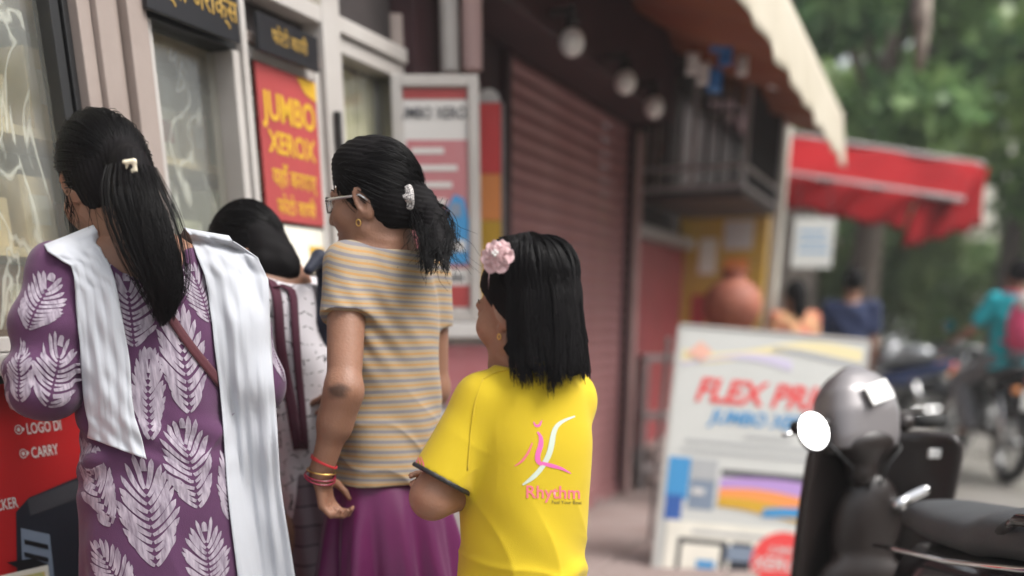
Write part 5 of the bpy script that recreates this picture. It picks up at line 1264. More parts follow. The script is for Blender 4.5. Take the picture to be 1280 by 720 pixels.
    def stroke(cl, wd, m):
        c = np.array(cl, float); s = np.r_[0, np.cumsum(np.linalg.norm(np.diff(c, axis=0), axis=1))]; n = 26; t = np.linspace(0, s[-1], n)
        x = np.interp(t, s, c[:, 0]); y = np.interp(t, s, c[:, 1])
        for _ in range(6): x[1:-1] = (x[:-2]+2*x[1:-1]+x[2:])/4; y[1:-1] = (y[:-2]+2*y[1:-1]+y[2:])/4
        w = np.interp(np.linspace(0, 1, n), np.linspace(0, 1, len(wd)), wd); V = []; F = []
        for i in range(n):
            a = np.array([x[min(i+1, n-1)]-x[max(i-1, 0)], y[min(i+1, n-1)]-y[max(i-1, 0)]]); a /= np.linalg.norm(a)+1e-9
            for sgn in (-1, 1):
                p_, _ = proj_px(b, x[i]-a[1]*w[i]*sgn/2, y[i]+a[0]*w[i]*sgn/2, .0008); V.append(p_ if p_ is not None else np.array(b.find_nearest(Vector(P(x[i], y[i], 1.78)))[0]))
        F = [(2*i, 2*i+1, 2*i+3, 2*i+2) for i in range(n-1)]; return link('shirt_print', mesh('shirt_print', V, F), m, tee)
    pk = mat('pink_print', (.78, .14, .42), .6); lp = mat('pale_mint_print', (.58, .66, .55), .6); gy = mat('dark_olive_print', (.25, .20, .03), .6); rd = mat('coral_print', (.82, .18, .22), .6)
    q = lambda zx, zy: (630+zx/5.145, 500+zy/5.143)
    stroke([q(455, 105), q(380, 130), q(325, 165), q(312, 240), q(300, 330), q(255, 420), q(200, 490), q(120, 545)], [2, 4, 6, 7, 7, 6, 6, 2], lp)
    stroke([q(215, 205), q(238, 235), q(238, 290), q(215, 350), q(215, 400), q(245, 415)], [2, 5, 6.5, 6.5, 6.5, 4], pk)
    stroke([q(240, 405), q(300, 420), q(370, 440), q(430, 472)], [4, 5, 3.5, 1], pk)
    stroke([q(182, 275), q(155, 340), q(115, 395), q(68, 425)], [1.5, 3, 3, 1], rd)
    stroke([q(190, 140), q(200, 165), q(225, 168), q(243, 130)], [1, 3, 3, 1], pk)
    def lay(txt, cx, cy, hpx, m, **k):
        me_ = text_mesh(txt, 1.0, **k); V = np.array([v.co[:] for v in me_.vertices]); bad = False
        for v in me_.vertices:
            p_, _ = proj_px(b, cx+v.co.x*hpx, cy-v.co.y*hpx+v.co.x*hpx*.015, .0009)
            if p_ is not None: v.co = p_
            else: v.co = proj_px(b, cx, cy, .0009)[0]
        me_.update(); link('shirt_print', me_, m, tee)
    lay('Rhythm', 691, 616, 22.5, rd, bold=.012, squash=.98); lay('Feel Your Beat', 708, 628, 6.2, gy, bold=.01)
    # print on the sleeve
    for k in range(3): stroke([(516+k*5, 565+k*3), (522+k*4, 575+k*3), (519+k*5, 588+k*2)], [1, 2, 1], rd)
    # trousers
    Q_ = SDF(.009)
    for (h, kn, an) in J: Q_.rc(h-Z*.02, kn, .082, .066, .04); Q_.rc(kn, an+Z*.01, .066, .05, .03)
    Q_.build('trousers', cloth_mat('black_leggings', (.02, .02, .024)), me); sandals(J, f, me, M['black_rubber'])
    # bobbed hair
    rg = np.random.default_rng(41); k = H.k
    Hh = SDF(.0042); rad = np.array((.084, .104, .096)); n_ = nz(H.f*.72-H.u*.70)
    Hh.ell(H.pt(0, -.012, .036), rad*k, H.M, .02, cut=[(H.pt(0, .074, .074), n_)])
    low = P(672, 462, 1.86)[2]
    # hanging mass: an open bell round the back and sides
    C0 = H.pt(0, -.018, .02)
    def bell(p):
        q = H.loc(p); z = q[..., 2]; t = np.clip((.03-z)/.16, 0, 1)
        rx = .083+.010*t; ry = .103+.006*t; x = q[..., 0]; y = q[..., 1]+.022
        cap_ = np.sqrt(np.clip(1-(np.clip(z-.01, 0, 1)/.118)**2, .02, 1)); thin = np.clip((y+.03)/.05, 0, 1)*np.clip((z+.06)/.03, 0, 1); rx = (rx-.014*thin)*cap_; ry = ry*cap_
        d = (np.sqrt((x/rx)**2+(y/ry)**2)-1)*rx*k
        edge = .012*np.sin(np.arctan2(x, y)*5+1)*k
        d = np.maximum(d, (low+.030+edge+.03*np.clip(y/.1, -1, 1)*k)-p[..., 2]); d = np.maximum(d, (z-.10)*k)
        d = np.maximum(d, (y-.004-.035*np.clip((-.055-z)/.04, 0, 1))*k)                      # open at the face
        return d
    Hh.add(bell, C0-.14, C0+.14, .02)
    hb = Hh.build('hair', M['hair'], me, lambda V, N: .0032*wob(V*np.array([1, 1, .35]), 8, 60)+.0016*wob(V*np.array([1, 1, .3]), 12, 150))
    out = []; nst = 5600; NC = 150; CL = [(rg.uniform(-2.9, 2.9), rg.uniform(0, 6.28), rg.uniform(.002, .010), rg.normal()*.015, rg.choice([-2.0, -1.2, .5, 1.3]), abs(rg.normal())*.028) for _ in range(NC)]
    for i in range(nst):
        ca, cph, cam_, cl_, cfl, clf = CL[rg.integers(NC)]; az = ca+rg.normal()*.05                        # 0 = behind
        d2 = np.array([math.sin(az), -math.cos(az)]); face = d2[1] > .02
        t = np.linspace(0, 1, 20); lift = 1.02+clf+abs(rg.normal())*.008
        part = np.array([.018*np.sign(d2[0]+1e-6), rg.uniform(-.03, .045)])
        if d2[1] > -.12: continue
        zend = -.116+cl_+rg.normal()*.008+.012*math.sin(az*1.7+.6)+(.03 if face else 0)
        pts = []
        ph = cph+rg.normal()*.3; am = cam_*rg.uniform(.8, 1.2)
        for tt_ in t:
            if tt_ < .45:
                a = tt_/.45*math.pi/2; xx = math.sin(a)*d2[0]*rad[0]*lift+part[0]*math.cos(a); yy = math.sin(a)*d2[1]*rad[1]*lift-.012+part[1]*math.cos(a); zz = .036+math.cos(a)*rad[2]*lift
            else:
                q = (tt_-.45)/.55; fl = 1+.13*q*(1-.25*q)+.22*max(0, q-.62)*cfl; xx = d2[0]*rad[0]*lift*fl; yy = d2[1]*rad[1]*lift*(1+.05*q)-.014-.003*q
                if face: yy = min(yy, .012+.01*q); xx *= 1.0
                zz = .036+(zend-.036)*q
            w = am*math.sin(tt_*7+ph)*tt_; pts.append([xx+w*d2[1], yy-w*d2[0], zz])
        out.append(pts)
    out = H.c+k*(np.array(out)@H.M); V, Q = strands(out, .0010, .0004); link('hair_strands', mesh_np('hair_strands', V, Q), M['hair2'], hb, smooth=True)
    # pink cloth flower on a band
    fc = P(622, 322, 1.815); fw = empty('hair_flower', fc); fw.parent = me; fw.location = fc; pm = cloth_mat('pink_organza', (.62, .42, .43), .6, var=.15, scale=40)
    nrm = nz(fc-H.pt(0, 0, .04)); nrm = nz(nrm+np.array([0, -.7, .1])); a1 = nz(np.cross(nrm, Z)); a2 = np.cross(nrm, a1)
    for ring, (n, rr_, lf, sz) in enumerate(((6, .015, .002, .014), (5, .009, .006, .010), (3, .004, .009, .006))):
        for i in range(n):
            t = i*2*math.pi/n+ring*.5; d = a1*math.cos(t)+a2*math.sin(t); c = d*rr_+nrm*lf; nn = nz(nrm+d*.5*(1-ring*.3)); e1 = nz(np.cross(nn, d)); e2 = np.cross(e1, nn)
            vs = []; g = 7
            for y in range(g):
                for x in range(g):
                    uu, vv = x/(g-1)*2-1, y/(g-1)*2-1; rr2 = uu*uu+vv*vv; q = 1/max(1, math.sqrt(rr2))
                    vs.append(c+e1*sz*uu*q+e2*sz*vv*q+nn*(.005*rr2*q+.0018*math.sin(uu*6+i)+.0012*math.cos(vv*7+ring)))
            o = link('petal', mesh('petal', vs, [(y*g+x, y*g+x+1, y*g+g+x+1, y*g+g+x) for y in range(g-1) for x in range(g-1)]), pm, fw, smooth=True)
            md = o.modifiers.new('thickness', 'SOLIDIFY'); md.thickness = .0008
    for i in range(4): MB().lathe([(.0026*math.sin(t), -.0026*math.cos(t)) for t in np.linspace(.01, 3.13, 7)], 8, tuple(nrm*.019+a1*.004*math.cos(i*1.6)+a2*.004*math.sin(i*1.6))).build('bead', M['bulb'], fw, smooth=True)
    bd_ = MB().tube([H.pt(.081*math.sin(t), .036-.02*abs(math.sin(t)), .036+.099*math.cos(t)) for t in np.linspace(-1.5, 1.5, 40)], .0028, 6); bd_.build('hair_band', pm, me, smooth=True)
    for sx in (-1, 1): MB().tube([H.pt(sx*.079, .004+.004*math.cos(t), -.044+.005*math.sin(t)) for t in np.linspace(0, 6.28, 12)], .0012, 6, False).build('earring', M['gold'], me)
    return rebase(me, root)
girl_yellow()
# ================================================================ WOMAN BENDING OVER THE COUNTER
def woman_bending():
    f = nz((-.90, .43, 0)); r = np.array([f[1], -f[0], 0]); l = -r
    me = empty('person', (0, 0, 0), 0, 'woman in white dash print kurta bending her head down at the counter', 'person')
    neck = P(352, 352, 2.60); pel = P(377, 640, 2.66); root = np.array([pel[0], pel[1], 0])
    H = Head(P(318, 322, 2.60), nz(f*.45+l*.12-Z*.88), nz(Z*.5+f*.86), .95)
    sL = neck+l*.155-Z*.05; sR = neck+r*.155-Z*.05
    eL = sL+nz(-Z*.9+f*.45)*.25; wL = eL+nz(f*.9+Z*.25)*.14
    eR = sR+nz(-Z*.9+f*.45)*.25; wR = eR+nz(f*.9+Z*.25)*.14
    S = SDF(.0055); H.body(S); S.rc(H.pt(0, -.02, -.05), neck, .046, .052, .03); S.rc(neck, neck-Z*.06, .056, .075, .04)
    S.stack(pel, neck, r, f, tors(-.004, w=.80), .03)
    for s_ in (sL, sR): S.rc(neck-Z*.03, s_, .05, .045, .04)
    limb(S, sL, eL, wL, (.045, .036, .025)); limb(S, sR, eR, wR, (.045, .036, .025)); hand(S, wL, nz(wL-eL), -Z, r, .8, .4); hand(S, wR, nz(wR-eR), -Z, l, .8, .4)
    J = legs(S, pel, r, f); body = S.build('body', M['skin'], me); p = H.paint(body); attr(body, 'mark', np.zeros(len(p))); H.eyes(me)
    km = cloth_mat('white_dash_print_cotton', (.60, .57, .60), .85); nt = km.node_tree; b = nt.nodes['Principled BSDF']
    bt = nt.nodes.new('ShaderNodeTexBrick'); bt.inputs['Color1'].default_value = bt.inputs['Color2'].default_value = (.60, .57, .60, 1); bt.inputs['Mortar'].default_value = (.05, .045, .05, 1)
    bt.inputs['Scale'].default_value = 1.0; bt.inputs['Brick Width'].default_value = .05; bt.inputs['Row Height'].default_value = .034; bt.inputs['Mortar Size'].default_value = .0016; bt.offset = .3
    tc = nt.nodes.new('ShaderNodeTexCoord'); ns = nt.nodes.new('ShaderNodeTexNoise'); ns.inputs['Scale'].default_value = 9; mp = nt.nodes.new('ShaderNodeVectorMath'); mp.operation = 'MULTIPLY_ADD'
    nt.links.new(ns.outputs['Color'], mp.inputs[0]); mp.inputs[1].default_value = (.05, .05, .05)
    sw = nt.nodes.new('ShaderNodeMapping'); sw.inputs['Rotation'].default_value = (R(90), 0, 0); nt.links.new(tc.outputs['Object'], sw.inputs[0]); nt.links.new(sw.outputs[0], mp.inputs[2]); nt.links.new(mp.outputs[0], bt.inputs['Vector'])
    # broken dashes: the line only shows where a second noise is high
    n2 = nt.nodes.new('ShaderNodeTexNoise'); n2.inputs['Scale'].default_value = 38; g2 = nt.nodes.new('ShaderNodeMath'); g2.operation = 'GREATER_THAN'; g2.inputs[1].default_value = .50
    mx = nt.nodes.new('ShaderNodeMix'); mx.data_type = 'RGBA'; mx.inputs[6].default_value = (.60, .57, .60, 1)
    nt.links.new(n2.outputs['Fac'], g2.inputs[0]); nt.links.new(g2.outputs[0], mx.inputs[0]); nt.links.new(bt.outputs[0], mx.inputs[7]); nt.links.new(mx.outputs[2], b.inputs['Base Color'])
    K = SDF(.006)
    def fold(a, t, p): h = p[..., 2]; return .006*np.sin(a*8+h*3)*np.clip((1.1-h)/.5, 0, 1)+.003*np.sin(h*30+a*4)
    K.stack(pel, neck, r, f, [(-.9, .18, .16), (-.2, .138, .114), (.12, .134, .110), (.4, .142, .116), (.65, .150, .118), (.85, .148, .10), (.94, .115, .08, -.012), (.99, .08, .07, -.012)], .03, fold=fold)
    for a, b_ in ((sL, eL), (sR, eR)): K.rc(neck-Z*.045, a, .056, .058, .04); K.rc(a, b_, .060, .062, .03)
    K.rc(neck+Z*.10+f*.03, neck+Z*.0+f*.02, .056, .066, .006, 'c')
    kur = K.build('kurta', km, me, lambda V, N: .002*wob(V, 4, 26))
    b = bvh(kur)
    # dark stole over the front, shade put into its colour, strap and rucksack
    dm = cloth_mat('shaded_mauve_grey_cloth', (.115, .075, .095), .8, var=.2, scale=9)
    lace = cloth_mat('maroon_lace_edge', (.075, .018, .035), .8)
    for cl, w, m_, nm_ in (([(338, 330), (344, 372), (350, 430), (362, 500), (372, 560)], 12, lace, 'stole_edge'), ([(364, 345), (366, 400), (372, 470), (380, 560)], 9, lace, 'stole_edge')):
        strip_on(b, cl, w, .008, name=nm_, m=m_, parent=me, th=.004)
    D = SDF(.007)
    D.stack(np.array([pel[0], pel[1], .25])+r*.02, np.array([pel[0], pel[1], 1.0])+r*.02-f*.02, r, f, [(0, .20, .18), (.5, .165, .14), (.85, .142, .118), (1.0, .125, .10)], .02, fold=lambda a, t, p: .007*np.sin(a*14+p[..., 2]*4))
    dnt = dm.node_tree; db = dnt.nodes['Principled BSDF']; bt = dnt.nodes.new('ShaderNodeTexBrick'); bt.inputs['Color1'].default_value = (.17, .125, .145, 1); bt.inputs['Color2'].default_value = (.13, .09, .11, 1); bt.inputs['Mortar'].default_value = (.05, .035, .045, 1)
    bt.inputs['Scale'].default_value = 1; bt.inputs['Brick Width'].default_value = .9; bt.inputs['Row Height'].default_value = .052; bt.inputs['Mortar Size'].default_value = .003
    tc = dnt.nodes.new('ShaderNodeTexCoord'); sw = dnt.nodes.new('ShaderNodeMapping'); sw.inputs['Rotation'].default_value = (R(90), 0, 0); dnt.links.new(tc.outputs['Object'], sw.inputs[0]); dnt.links.new(sw.outputs[0], bt.inputs['Vector']); dnt.links.new(bt.outputs[0], db.inputs['Base Color'])
    D.build('stole', dm, me, lambda V, N: .002*wob(V, 4, 30)); sandals(J, f, me, M['black_rubber'])
    nav = cloth_mat('navy_webbing', (.012, .015, .032), .6)
    S2 = SDF(.006); c = P(404, 395, 2.60); S2.chain([P(385, 338, 2.52), P(399, 322, 2.56), P(408, 345, 2.58), P(405, 400, 2.58), P(402, 440, 2.60)], [.012, .018, .022, .020, .012], .01); 
    S2.ell(P(425, 420, 2.68), (.07, .07, .13), None, .03)
    S2.build('rucksack', nav, me)
    Hh = SDF(.0055); rad = np.array((.082, .104, .096)); pl_ = (H.pt(0, .075, .05), nz(H.f*.7-H.u*.7))
    Hh.ell(H.pt(0, -.012, .036), rad*H.k, H.M, .02, cut=[pl_]); Hh.ell(H.pt(0, -.045, -.01), (.064, .054, .064), H.M, .03)
    Hh.ell(P(354, 326, 2.57), (.034, .045, .034), None, .04); Hh.rc(P(330, 332, 2.54), P(358, 336, 2.55), .032, .026, .04)
    hb = Hh.build('hair', M['hair'], me, lambda V, N: .0025*wob(V, 8, 60)+.0012*wob(V, 9, 190))
    rg = np.random.default_rng(51); tie_l = H.loc(P(362, 306, 2.575)[None])[0]
    V, Q = strands(cap_paths(H, 2400, rg, tie_l, rad*1.045, (0, -.014, .034), plane=((0, .075, .05), np.array([0, .7, -.7]))), .0009); link('hair_strands', mesh_np('hair_strands', V, Q), M['hair2'], hb, smooth=True)
    return rebase(me, root)
woman_bending()
# ================================================================ SCOOTER, MOTORCYCLES
M['gloss_black'] = mat('gloss_black_paint', (.012, .012, .014), .18, coat=.6, rvar=.06, scale=20)
M['brown_black'] = mat('brown_black_plastic', (.022, .016, .015), .36, var=.15, scale=10, rvar=.08)
M['sky_grey'] = mat('sky_reflection_grey', (.21, .195, .20), .34, coat=.3, metal=.2)  # grey stands for the sky reflected on black gloss
M['seat_vinyl'] = mat('grey_black_vinyl', (.055, .057, .062), .55, bump=.25, bscale=260, var=.15, scale=12)
M['tyre'] = mat('tyre_rubber', (.018, .018, .018), .8, bump=.3, bscale=120)
M['chrome'] = mat('chrome', (.72, .72, .73), .12, metal=1.0)
M['mirror'] = mat('mirror_glass', (.92, .93, .95), .03, metal=1.0)
M['red_lens'] = mat('red_lamp_lens', (.62, .03, .025), .2, coat=.5)
M['white_paint'] = mat('white_plate', (.78, .78, .76), .4)
M['engine'] = mat('engine_metal', (.20, .20, .20), .45, metal=.7, var=.2, scale=20)
def wheel(name, parent, c, R_, w, rim_m=None):
    o = empty(name, c); o.parent = parent; o.location = c
    pr = [(R_-.07, -w*.42), (R_-.035, -w*.5), (R_-.008, -w*.33), (R_, 0), (R_-.008, w*.33), (R_-.035, w*.5), (R_-.07, w*.42)]
    MB().lathe(pr, 32, axis='x').build('tyre', M['tyre'], o, smooth=True)
    mb = MB().lathe([(R_-.09, -w*.3), (R_-.068, -w*.42), (R_-.068, w*.42), (R_-.09, w*.3), (R_-.09, -w*.3)], 32, axis='x').lathe([(.0, -.05), (.04, -.05), (.04, .05), (0, .05)], 16, axis='x')
    for k in range(6):
        t = k*math.pi/3; mb.tube([(0, .03*math.cos(t), .03*math.sin(t)), (0, (R_-.08)*math.cos(t), (R_-.08)*math.sin(t))], [.014, .011], 6)
    smooth_by_angle(mb.build('rim', rim_m or M['engine'], o)); return o
def scooter(loc, rz):
    t = empty('parked_scooter', loc, rz, 'black parked scooter with headset cowl in painted sky-reflection grey and round mirror', 'scooter')
    wheel('wheel', t, (0, .66, .215), .215, .09); wheel('wheel', t, (0, -.60, .215), .215, .10)
    # leg shield: a curved panel swept back at the sides
    nu, nv = 28, 22; vs = []
    for j in range(nv+1):
        z = .30+.60*j/nv; q = j/nv
        hw = .205+.025*math.sin(q*2.2) if q < .93 else (.205+.025*math.sin(.93*2.2))*(1-((q-.93)/.07)**2*.14)
        for i in range(nu+1):
            u = i/nu*2-1; vs.append((u*hw, .50-.10*u*u-.04*q+.05*(1-q)**2-.02*abs(u)**6, z+.012*(1-u*u)))
    o = link('leg_shield', mesh('leg_shield', vs, [(j*(nu+1)+i, j*(nu+1)+i+1, (j+1)*(nu+1)+i+1, (j+1)*(nu+1)+i) for j in range(nv) for i in range(nu)]), M['brown_black'], t, smooth=True)
    md = o.modifiers.new('thickness', 'SOLIDIFY'); md.thickness = .022
    S = SDF(.008); S.ell((0, .43, .62), (.115, .05, .17), None, .03); S.ell((.0, .41, .45), (.15, .05, .09), None, .03); S.build('inner_glove_box', M['brown_black'], t)
    S = SDF(.007); S.rc((.07, .395, .70), (.16, .40, .74), .018, .022, .01); S.ell((.085, .385, .70), (.02, .016, .02), None, .01); S.build('ignition_lock', M['chrome'], t)
    MB().box(.145, .185, .375, .39, .84, .87, .006).build('hook', M['white_paint'], t)
    S = SDF(.008); S.ell((0, .60, .60), (.13, .10, .24), None, .03); S.ell((0, .66, .42), (.075, .20, .05), None, .03); S.rc((0, .56, .7), (0, .48, .98), .06, .05, .03); S.build('front_nose', M['gloss_black'], t)
    S = SDF(.008); S.ell((0, .66, .40), (.075, .24, .07), None, .02, cut=[(np.array([0, 0, .36]), np.array([0, 0, -1.]))]); S.build('mudguard', M['gloss_black'], t)
    for sx in (-1, 1): MB().tube([(sx*.06, .66, .215), (sx*.06, .56, .62)], .018, 10).build('fork_leg', M['engine'], t)
    MB().box(-.17, .17, -.02, .43, .28, .315, .012).build('floorboard', M['brown_black'], t)
    S = SDF(.008); S.stack((0, -.02, .50), (0, -.86, .62), (1, 0, 0), (0, 0, 1), [(0, .11, .17, 0), (.25, .165, .19, .01), (.6, .165, .16, .03), (.9, .10, .10, .06), (1, .05, .05, .06)], .03); S.build('side_body', M['gloss_black'], t)
    S = SDF(.007)
    S.stack((0, .10, .735), (0, -.72, .79), (1, 0, 0), (0, 0, 1), [(0, .05, .025, -.015), (.12, .095, .045, 0), (.35, .135, .052, .0), (.6, .140, .055, .0), (.68, .145, .06, .018), (.9, .125, .06, .03), (1, .07, .035, .03)], .02, ex=2.6)
    S.build('seat', M['seat_vinyl'], t, lambda V, N: .0015*wob(V, 3, 40))
    for sx in (-1, 1):
        MB().tube([(sx*.150, .03, .655), (sx*.172, -.15, .685), (sx*.176, -.40, .715), (sx*.155, -.66, .76), (sx*.10, -.80, .79)], .007, 8).build('chrome_trim', M['chrome'], t, smooth=True)
        MB().tube([(sx*.171, -.20, .60), (sx*.178, -.36, .625), (sx*.168, -.58, .665)], .006, 8).build('side_flash', M['chrome'], t, smooth=True)
        MB().tube([(sx*.12, -.50, .80), (sx*.155, -.62, .855), (sx*.11, -.84, .875), (0, -.88, .875)], .013, 8).build('grab_rail', M['gloss_black'], t, smooth=True)
    S = SDF(.008); S.ell((0, -.86, .66), (.07, .03, .045), None, .01); S.build('tail_lamp', M['red_lens'], t)
    MB().box(-.11, .11, -.90, -.893, .42, .54, .004).build('number_plate', M['white_paint'], t)
    MB().tube([(.13, -.1, .24), (.15, -.45, .26), (.15, -.80, .33)], [.025, .045, .04], 12).build('exhaust', M['engine'], t, smooth=True)
    # headset, turned to the left
    h = empty('handlebar', (0, .46, .93)); h.parent = t; h.location = (-.055, .44, .935); h.rotation_euler = (R(-14), 0, R(16))
    S = SDF(.006); S.stack((0, .01, -.045), (0, .035, .175), (1, 0, 0), (0, 1, 0), [(-.15, .118, .07), (.0, .130, .080), (.35, .136, .088), (.65, .122, .080), (.87, .082, .056), (1, .030, .025)], .02, ex=2.7); S.ell((0, .05, .03), (.105, .075, .07), None, .03); S.build('headset_cowl', M['sky_grey'], h)
    S = SDF(.006); S.ell((0, -.015, -.055), (.11, .06, .06), None, .02); S.rc((0, 0, -.02), (0, .0, -.14), .05, .045, .03); S.build('instrument_shroud', M['brown_black'], h)
    vs = []
    b_ = None
    MB().box(-.045, .045, -.004, .0, -.032, .032, .0015).build('sticker', M['white_paint'], h).matrix_local = Matrix.Translation((.012, -.074, .085)) @ Matrix.Rotation(R(-18), 4, 'X') @ Matrix.Rotation(R(-16), 4, 'Y')
    for sx in (-1, 1):
        MB().tube([(sx*.09, -.01, .0), (sx*.17, -.02, .0), (sx*.27, -.05, -.005)], [.018, .014, .013], 10).build('bar', M['engine'], h, smooth=True)
        MB().tube([(sx*.18, -.025, .0), (sx*.275, -.052, -.005)], .019, 12).build('grip', M['tyre'], h, smooth=True)
        MB().tube([(sx*.17, .03, -.004), (sx*.22, .03, -.01), (sx*.28, -.0, -.02)], [.008, .007, .006], 8).build('brake_lever', M['chrome'], h, smooth=True)
        S = SDF(.006); S.ell((sx*.155, -.015, .0), (.035, .03, .028), None, .01); S.build('switch_pod', M['brown_black'], h)
        # mirror on its stalk, swung low on the left
        z = -.012 if sx < 0 else .03; mx = sx*.225
        MB().tube([(sx*.12, .0, .02), (sx*.17, .01, .035), (mx-(.035 if sx < 0 else 0), -.02-(.08 if sx < 0 else 0), z-(.015 if sx < 0 else 0))], .006, 8).build('mirror_stalk', M['brown_black'], h, smooth=True)
        if sx < 0:
            mr = empty('mirror', (mx, -.01, z)); mr.parent = h; mr.location = (mx-.035, -.115, z-.015); mr.rotation_euler = (R(-16), 0, R(-8))
            MB().lathe([(0, .022), (.035, .018), (.054, .004), (.055, -.004), (.050, -.006)], 24, axis='y').build('mirror_shell', M['brown_black'], mr, smooth=True).scale = (.9, 1, 1.12)
            MB().lathe([(0, -.0052), (.051, -.0052)], 24, axis='y').build('mirror_glass', M['mirror'], mr).scale = (.9, 1, 1.12)
    for k, (a, b_) in enumerate(((-.15, -.06), (-.12, .02), (.14, .07))): MB().tube([(a, .02, -.005), (a*.9, -.03, -.06-.01*k), (b_, -.035, -.13), (b_*.8, -.005, -.20)], .004, 6).build('cable', M['black_rubber'], h, smooth=True)
    MB().lathe([(0, .115), (.05, .11), (.07, .095)], 20, (0, 0, .03), axis='y').build('headlamp', M['bulb'], h, smooth=True)
    MB().tube([(.0, -.25, .18), (-.16, -.24, .01)], .012, 8).build('side_stand', M['engine'], t)
    return t
scooter((1.155, 2.60, 0), R(4))
def motorcycle(loc, rz, body_m, lab, group=None, plate=True, res=.013):
    t = empty('motorcycle', loc, rz, lab, 'motorcycle', group)
    wheel('wheel', t, (0, .64, .30), .30, .09); wheel('wheel', t, (0, -.62, .30), .30, .11)
    S = SDF(res); S.ell((0, .16, .82), (.12, .22, .11), None, .03); S.ell((0, .26, .74), (.13, .12, .10), None, .03); S.build('fuel_tank', body_m, t)
    S = SDF(res); S.stack((0, .02, .78), (0, -.66, .84), (1, 0, 0), (0, 0, 1), [(0, .07, .035), (.3, .12, .045), (.7, .12, .045, .02), (1, .08, .03, .03)], .02); S.build('seat', M['seat_vinyl'], t)
    S = SDF(res); S.ell((0, -.30, .66), (.11, .20, .09), None, .03); S.rc((0, -.4, .70), (0, -.78, .80), .085, .045, .03); S.build('side_panel', body_m, t)
    S = SDF(res); S.ell((0, .06, .44), (.12, .18, .14), None, .03); S.rc((0, .12, .5), (0, .22, .68), .07, .08, .02); S.rc((0, -.1, .36), (0, -.55, .32), .05, .04, .03); S.build('engine', M['engine'], t)
    for sx in (-1, 1):
        MB().tube([(sx*.075, .64, .30), (sx*.085, .40, .93)], .022, 8).build('fork_leg', M['chrome'], t, smooth=True)
        MB().tube([(sx*.075, -.62, .30), (sx*.09, -.45, .68)], .024, 8).build('shock_absorber', M['chrome'], t, smooth=True)
        MB().tube([(sx*.02, .40, .98), (sx*.18, .36, 1.04), (sx*.36, .24, 1.02)], .013, 8).build('handlebar', M['chrome'], t, smooth=True)
        MB().tube([(sx*.25, .31, 1.035), (sx*.37, .235, 1.02)], .019, 8).build('grip', M['tyre'], t, smooth=True)
        MB().tube([(sx*.22, .33, 1.03), (sx*.28, .33, 1.14)], .006, 6).build('mirror_stalk', M['gloss_black'], t)
        MB().lathe([(0, .015), (.05, .005), (.052, -.008), (0, -.009)], 14, (sx*.29, .32, 1.17), axis='y').build('mirror', M['mirror'], t)
        MB().lathe([(0, -.04), (.022, -.03), (.026, 0), (.02, .03), (0, .035)], 10, (sx*.13, -.80, .72), axis='y').build('indicator', M['orange_print'], t)
    S = SDF(res); S.ell((0, .46, .92), (.10, .07, .10), None, .02); S.build('headlamp_cowl', body_m, t)
    MB().lathe([(0, .055), (.05, .05), (.075, .03)], 18, (0, .48, .92), axis='y').build('headlamp', M['bulb'], t, smooth=True)
    S = SDF(res); S.ell((0, -.80, .79), (.065, .035, .04), None, .01); S.build('tail_lamp', M['red_lens'], t)
    S = SDF(res); S.ell((0, -.68, .56), (.07, .22, .10), None, .02, cut=[(np.array([0, 0, .56]), np.array([0, 0, -1.]))]); S.build('rear_mudguard', M['gloss_black'], t)
    S = SDF(res); S.ell((0, .64, .52), (.065, .24, .12), None, .02, cut=[(np.array([0, 0, .56]), np.array([0, 0, -1.]))]); S.build('front_mudguard', body_m, t)
    if plate: MB().box(-.10, .10, -.875, -.868, .58, .72, .003).build('number_plate', M['white_paint'], t)
    MB().tube([(.12, .2, .34), (.15, -.1, .26), (.16, -.72, .36)], [.022, .03, .045], 10).build('exhaust', M['chrome'], t, smooth=True)
    MB().tube([(-.08, -.05, .32), (-.24, -.08, .01)], .012, 6).build('side_stand', M['engine'], t)
    return t
M['bike_grey'] = mat('silver_grey_paint', (.38, .39, .41), .25, metal=.5, coat=.5); M['bike_red'] = mat('red_paint', (.40, .02, .02), .25, coat=.5); M['bike_blue'] = mat('blue_paint', (.02, .04, .14), .25, coat=.5)
gB = 'motorcycles parked along the far kerb'
motorcycle((5.05, 12.3, 0), R(55), M['bike_grey'], 'silver grey motorcycle at the near end of the parked row', gB)
motorcycle((4.85, 13.4, 0), R(52), M['gloss_black'], 'black motorcycle second from the near end of the parked row', gB)
motorcycle((5.6, 14.4, 0), R(58), M['bike_grey'], 'silver grey motorcycle further up the row, between two others', gB)
motorcycle((5.2, 15.4, 0), R(50), M['bike_red'], 'red motorcycle at the far end of the parked row', gB)
motorcycle((3.55, 10.1, 0), R(64), M['bike_blue'], 'dark blue motorcycle parked beneath the red awning', None)
RB = motorcycle((3.98, 8.35, 0), R(-3), M['gloss_black'], 'black motorcycle ridden by the person in the teal shirt', None, res=.012)
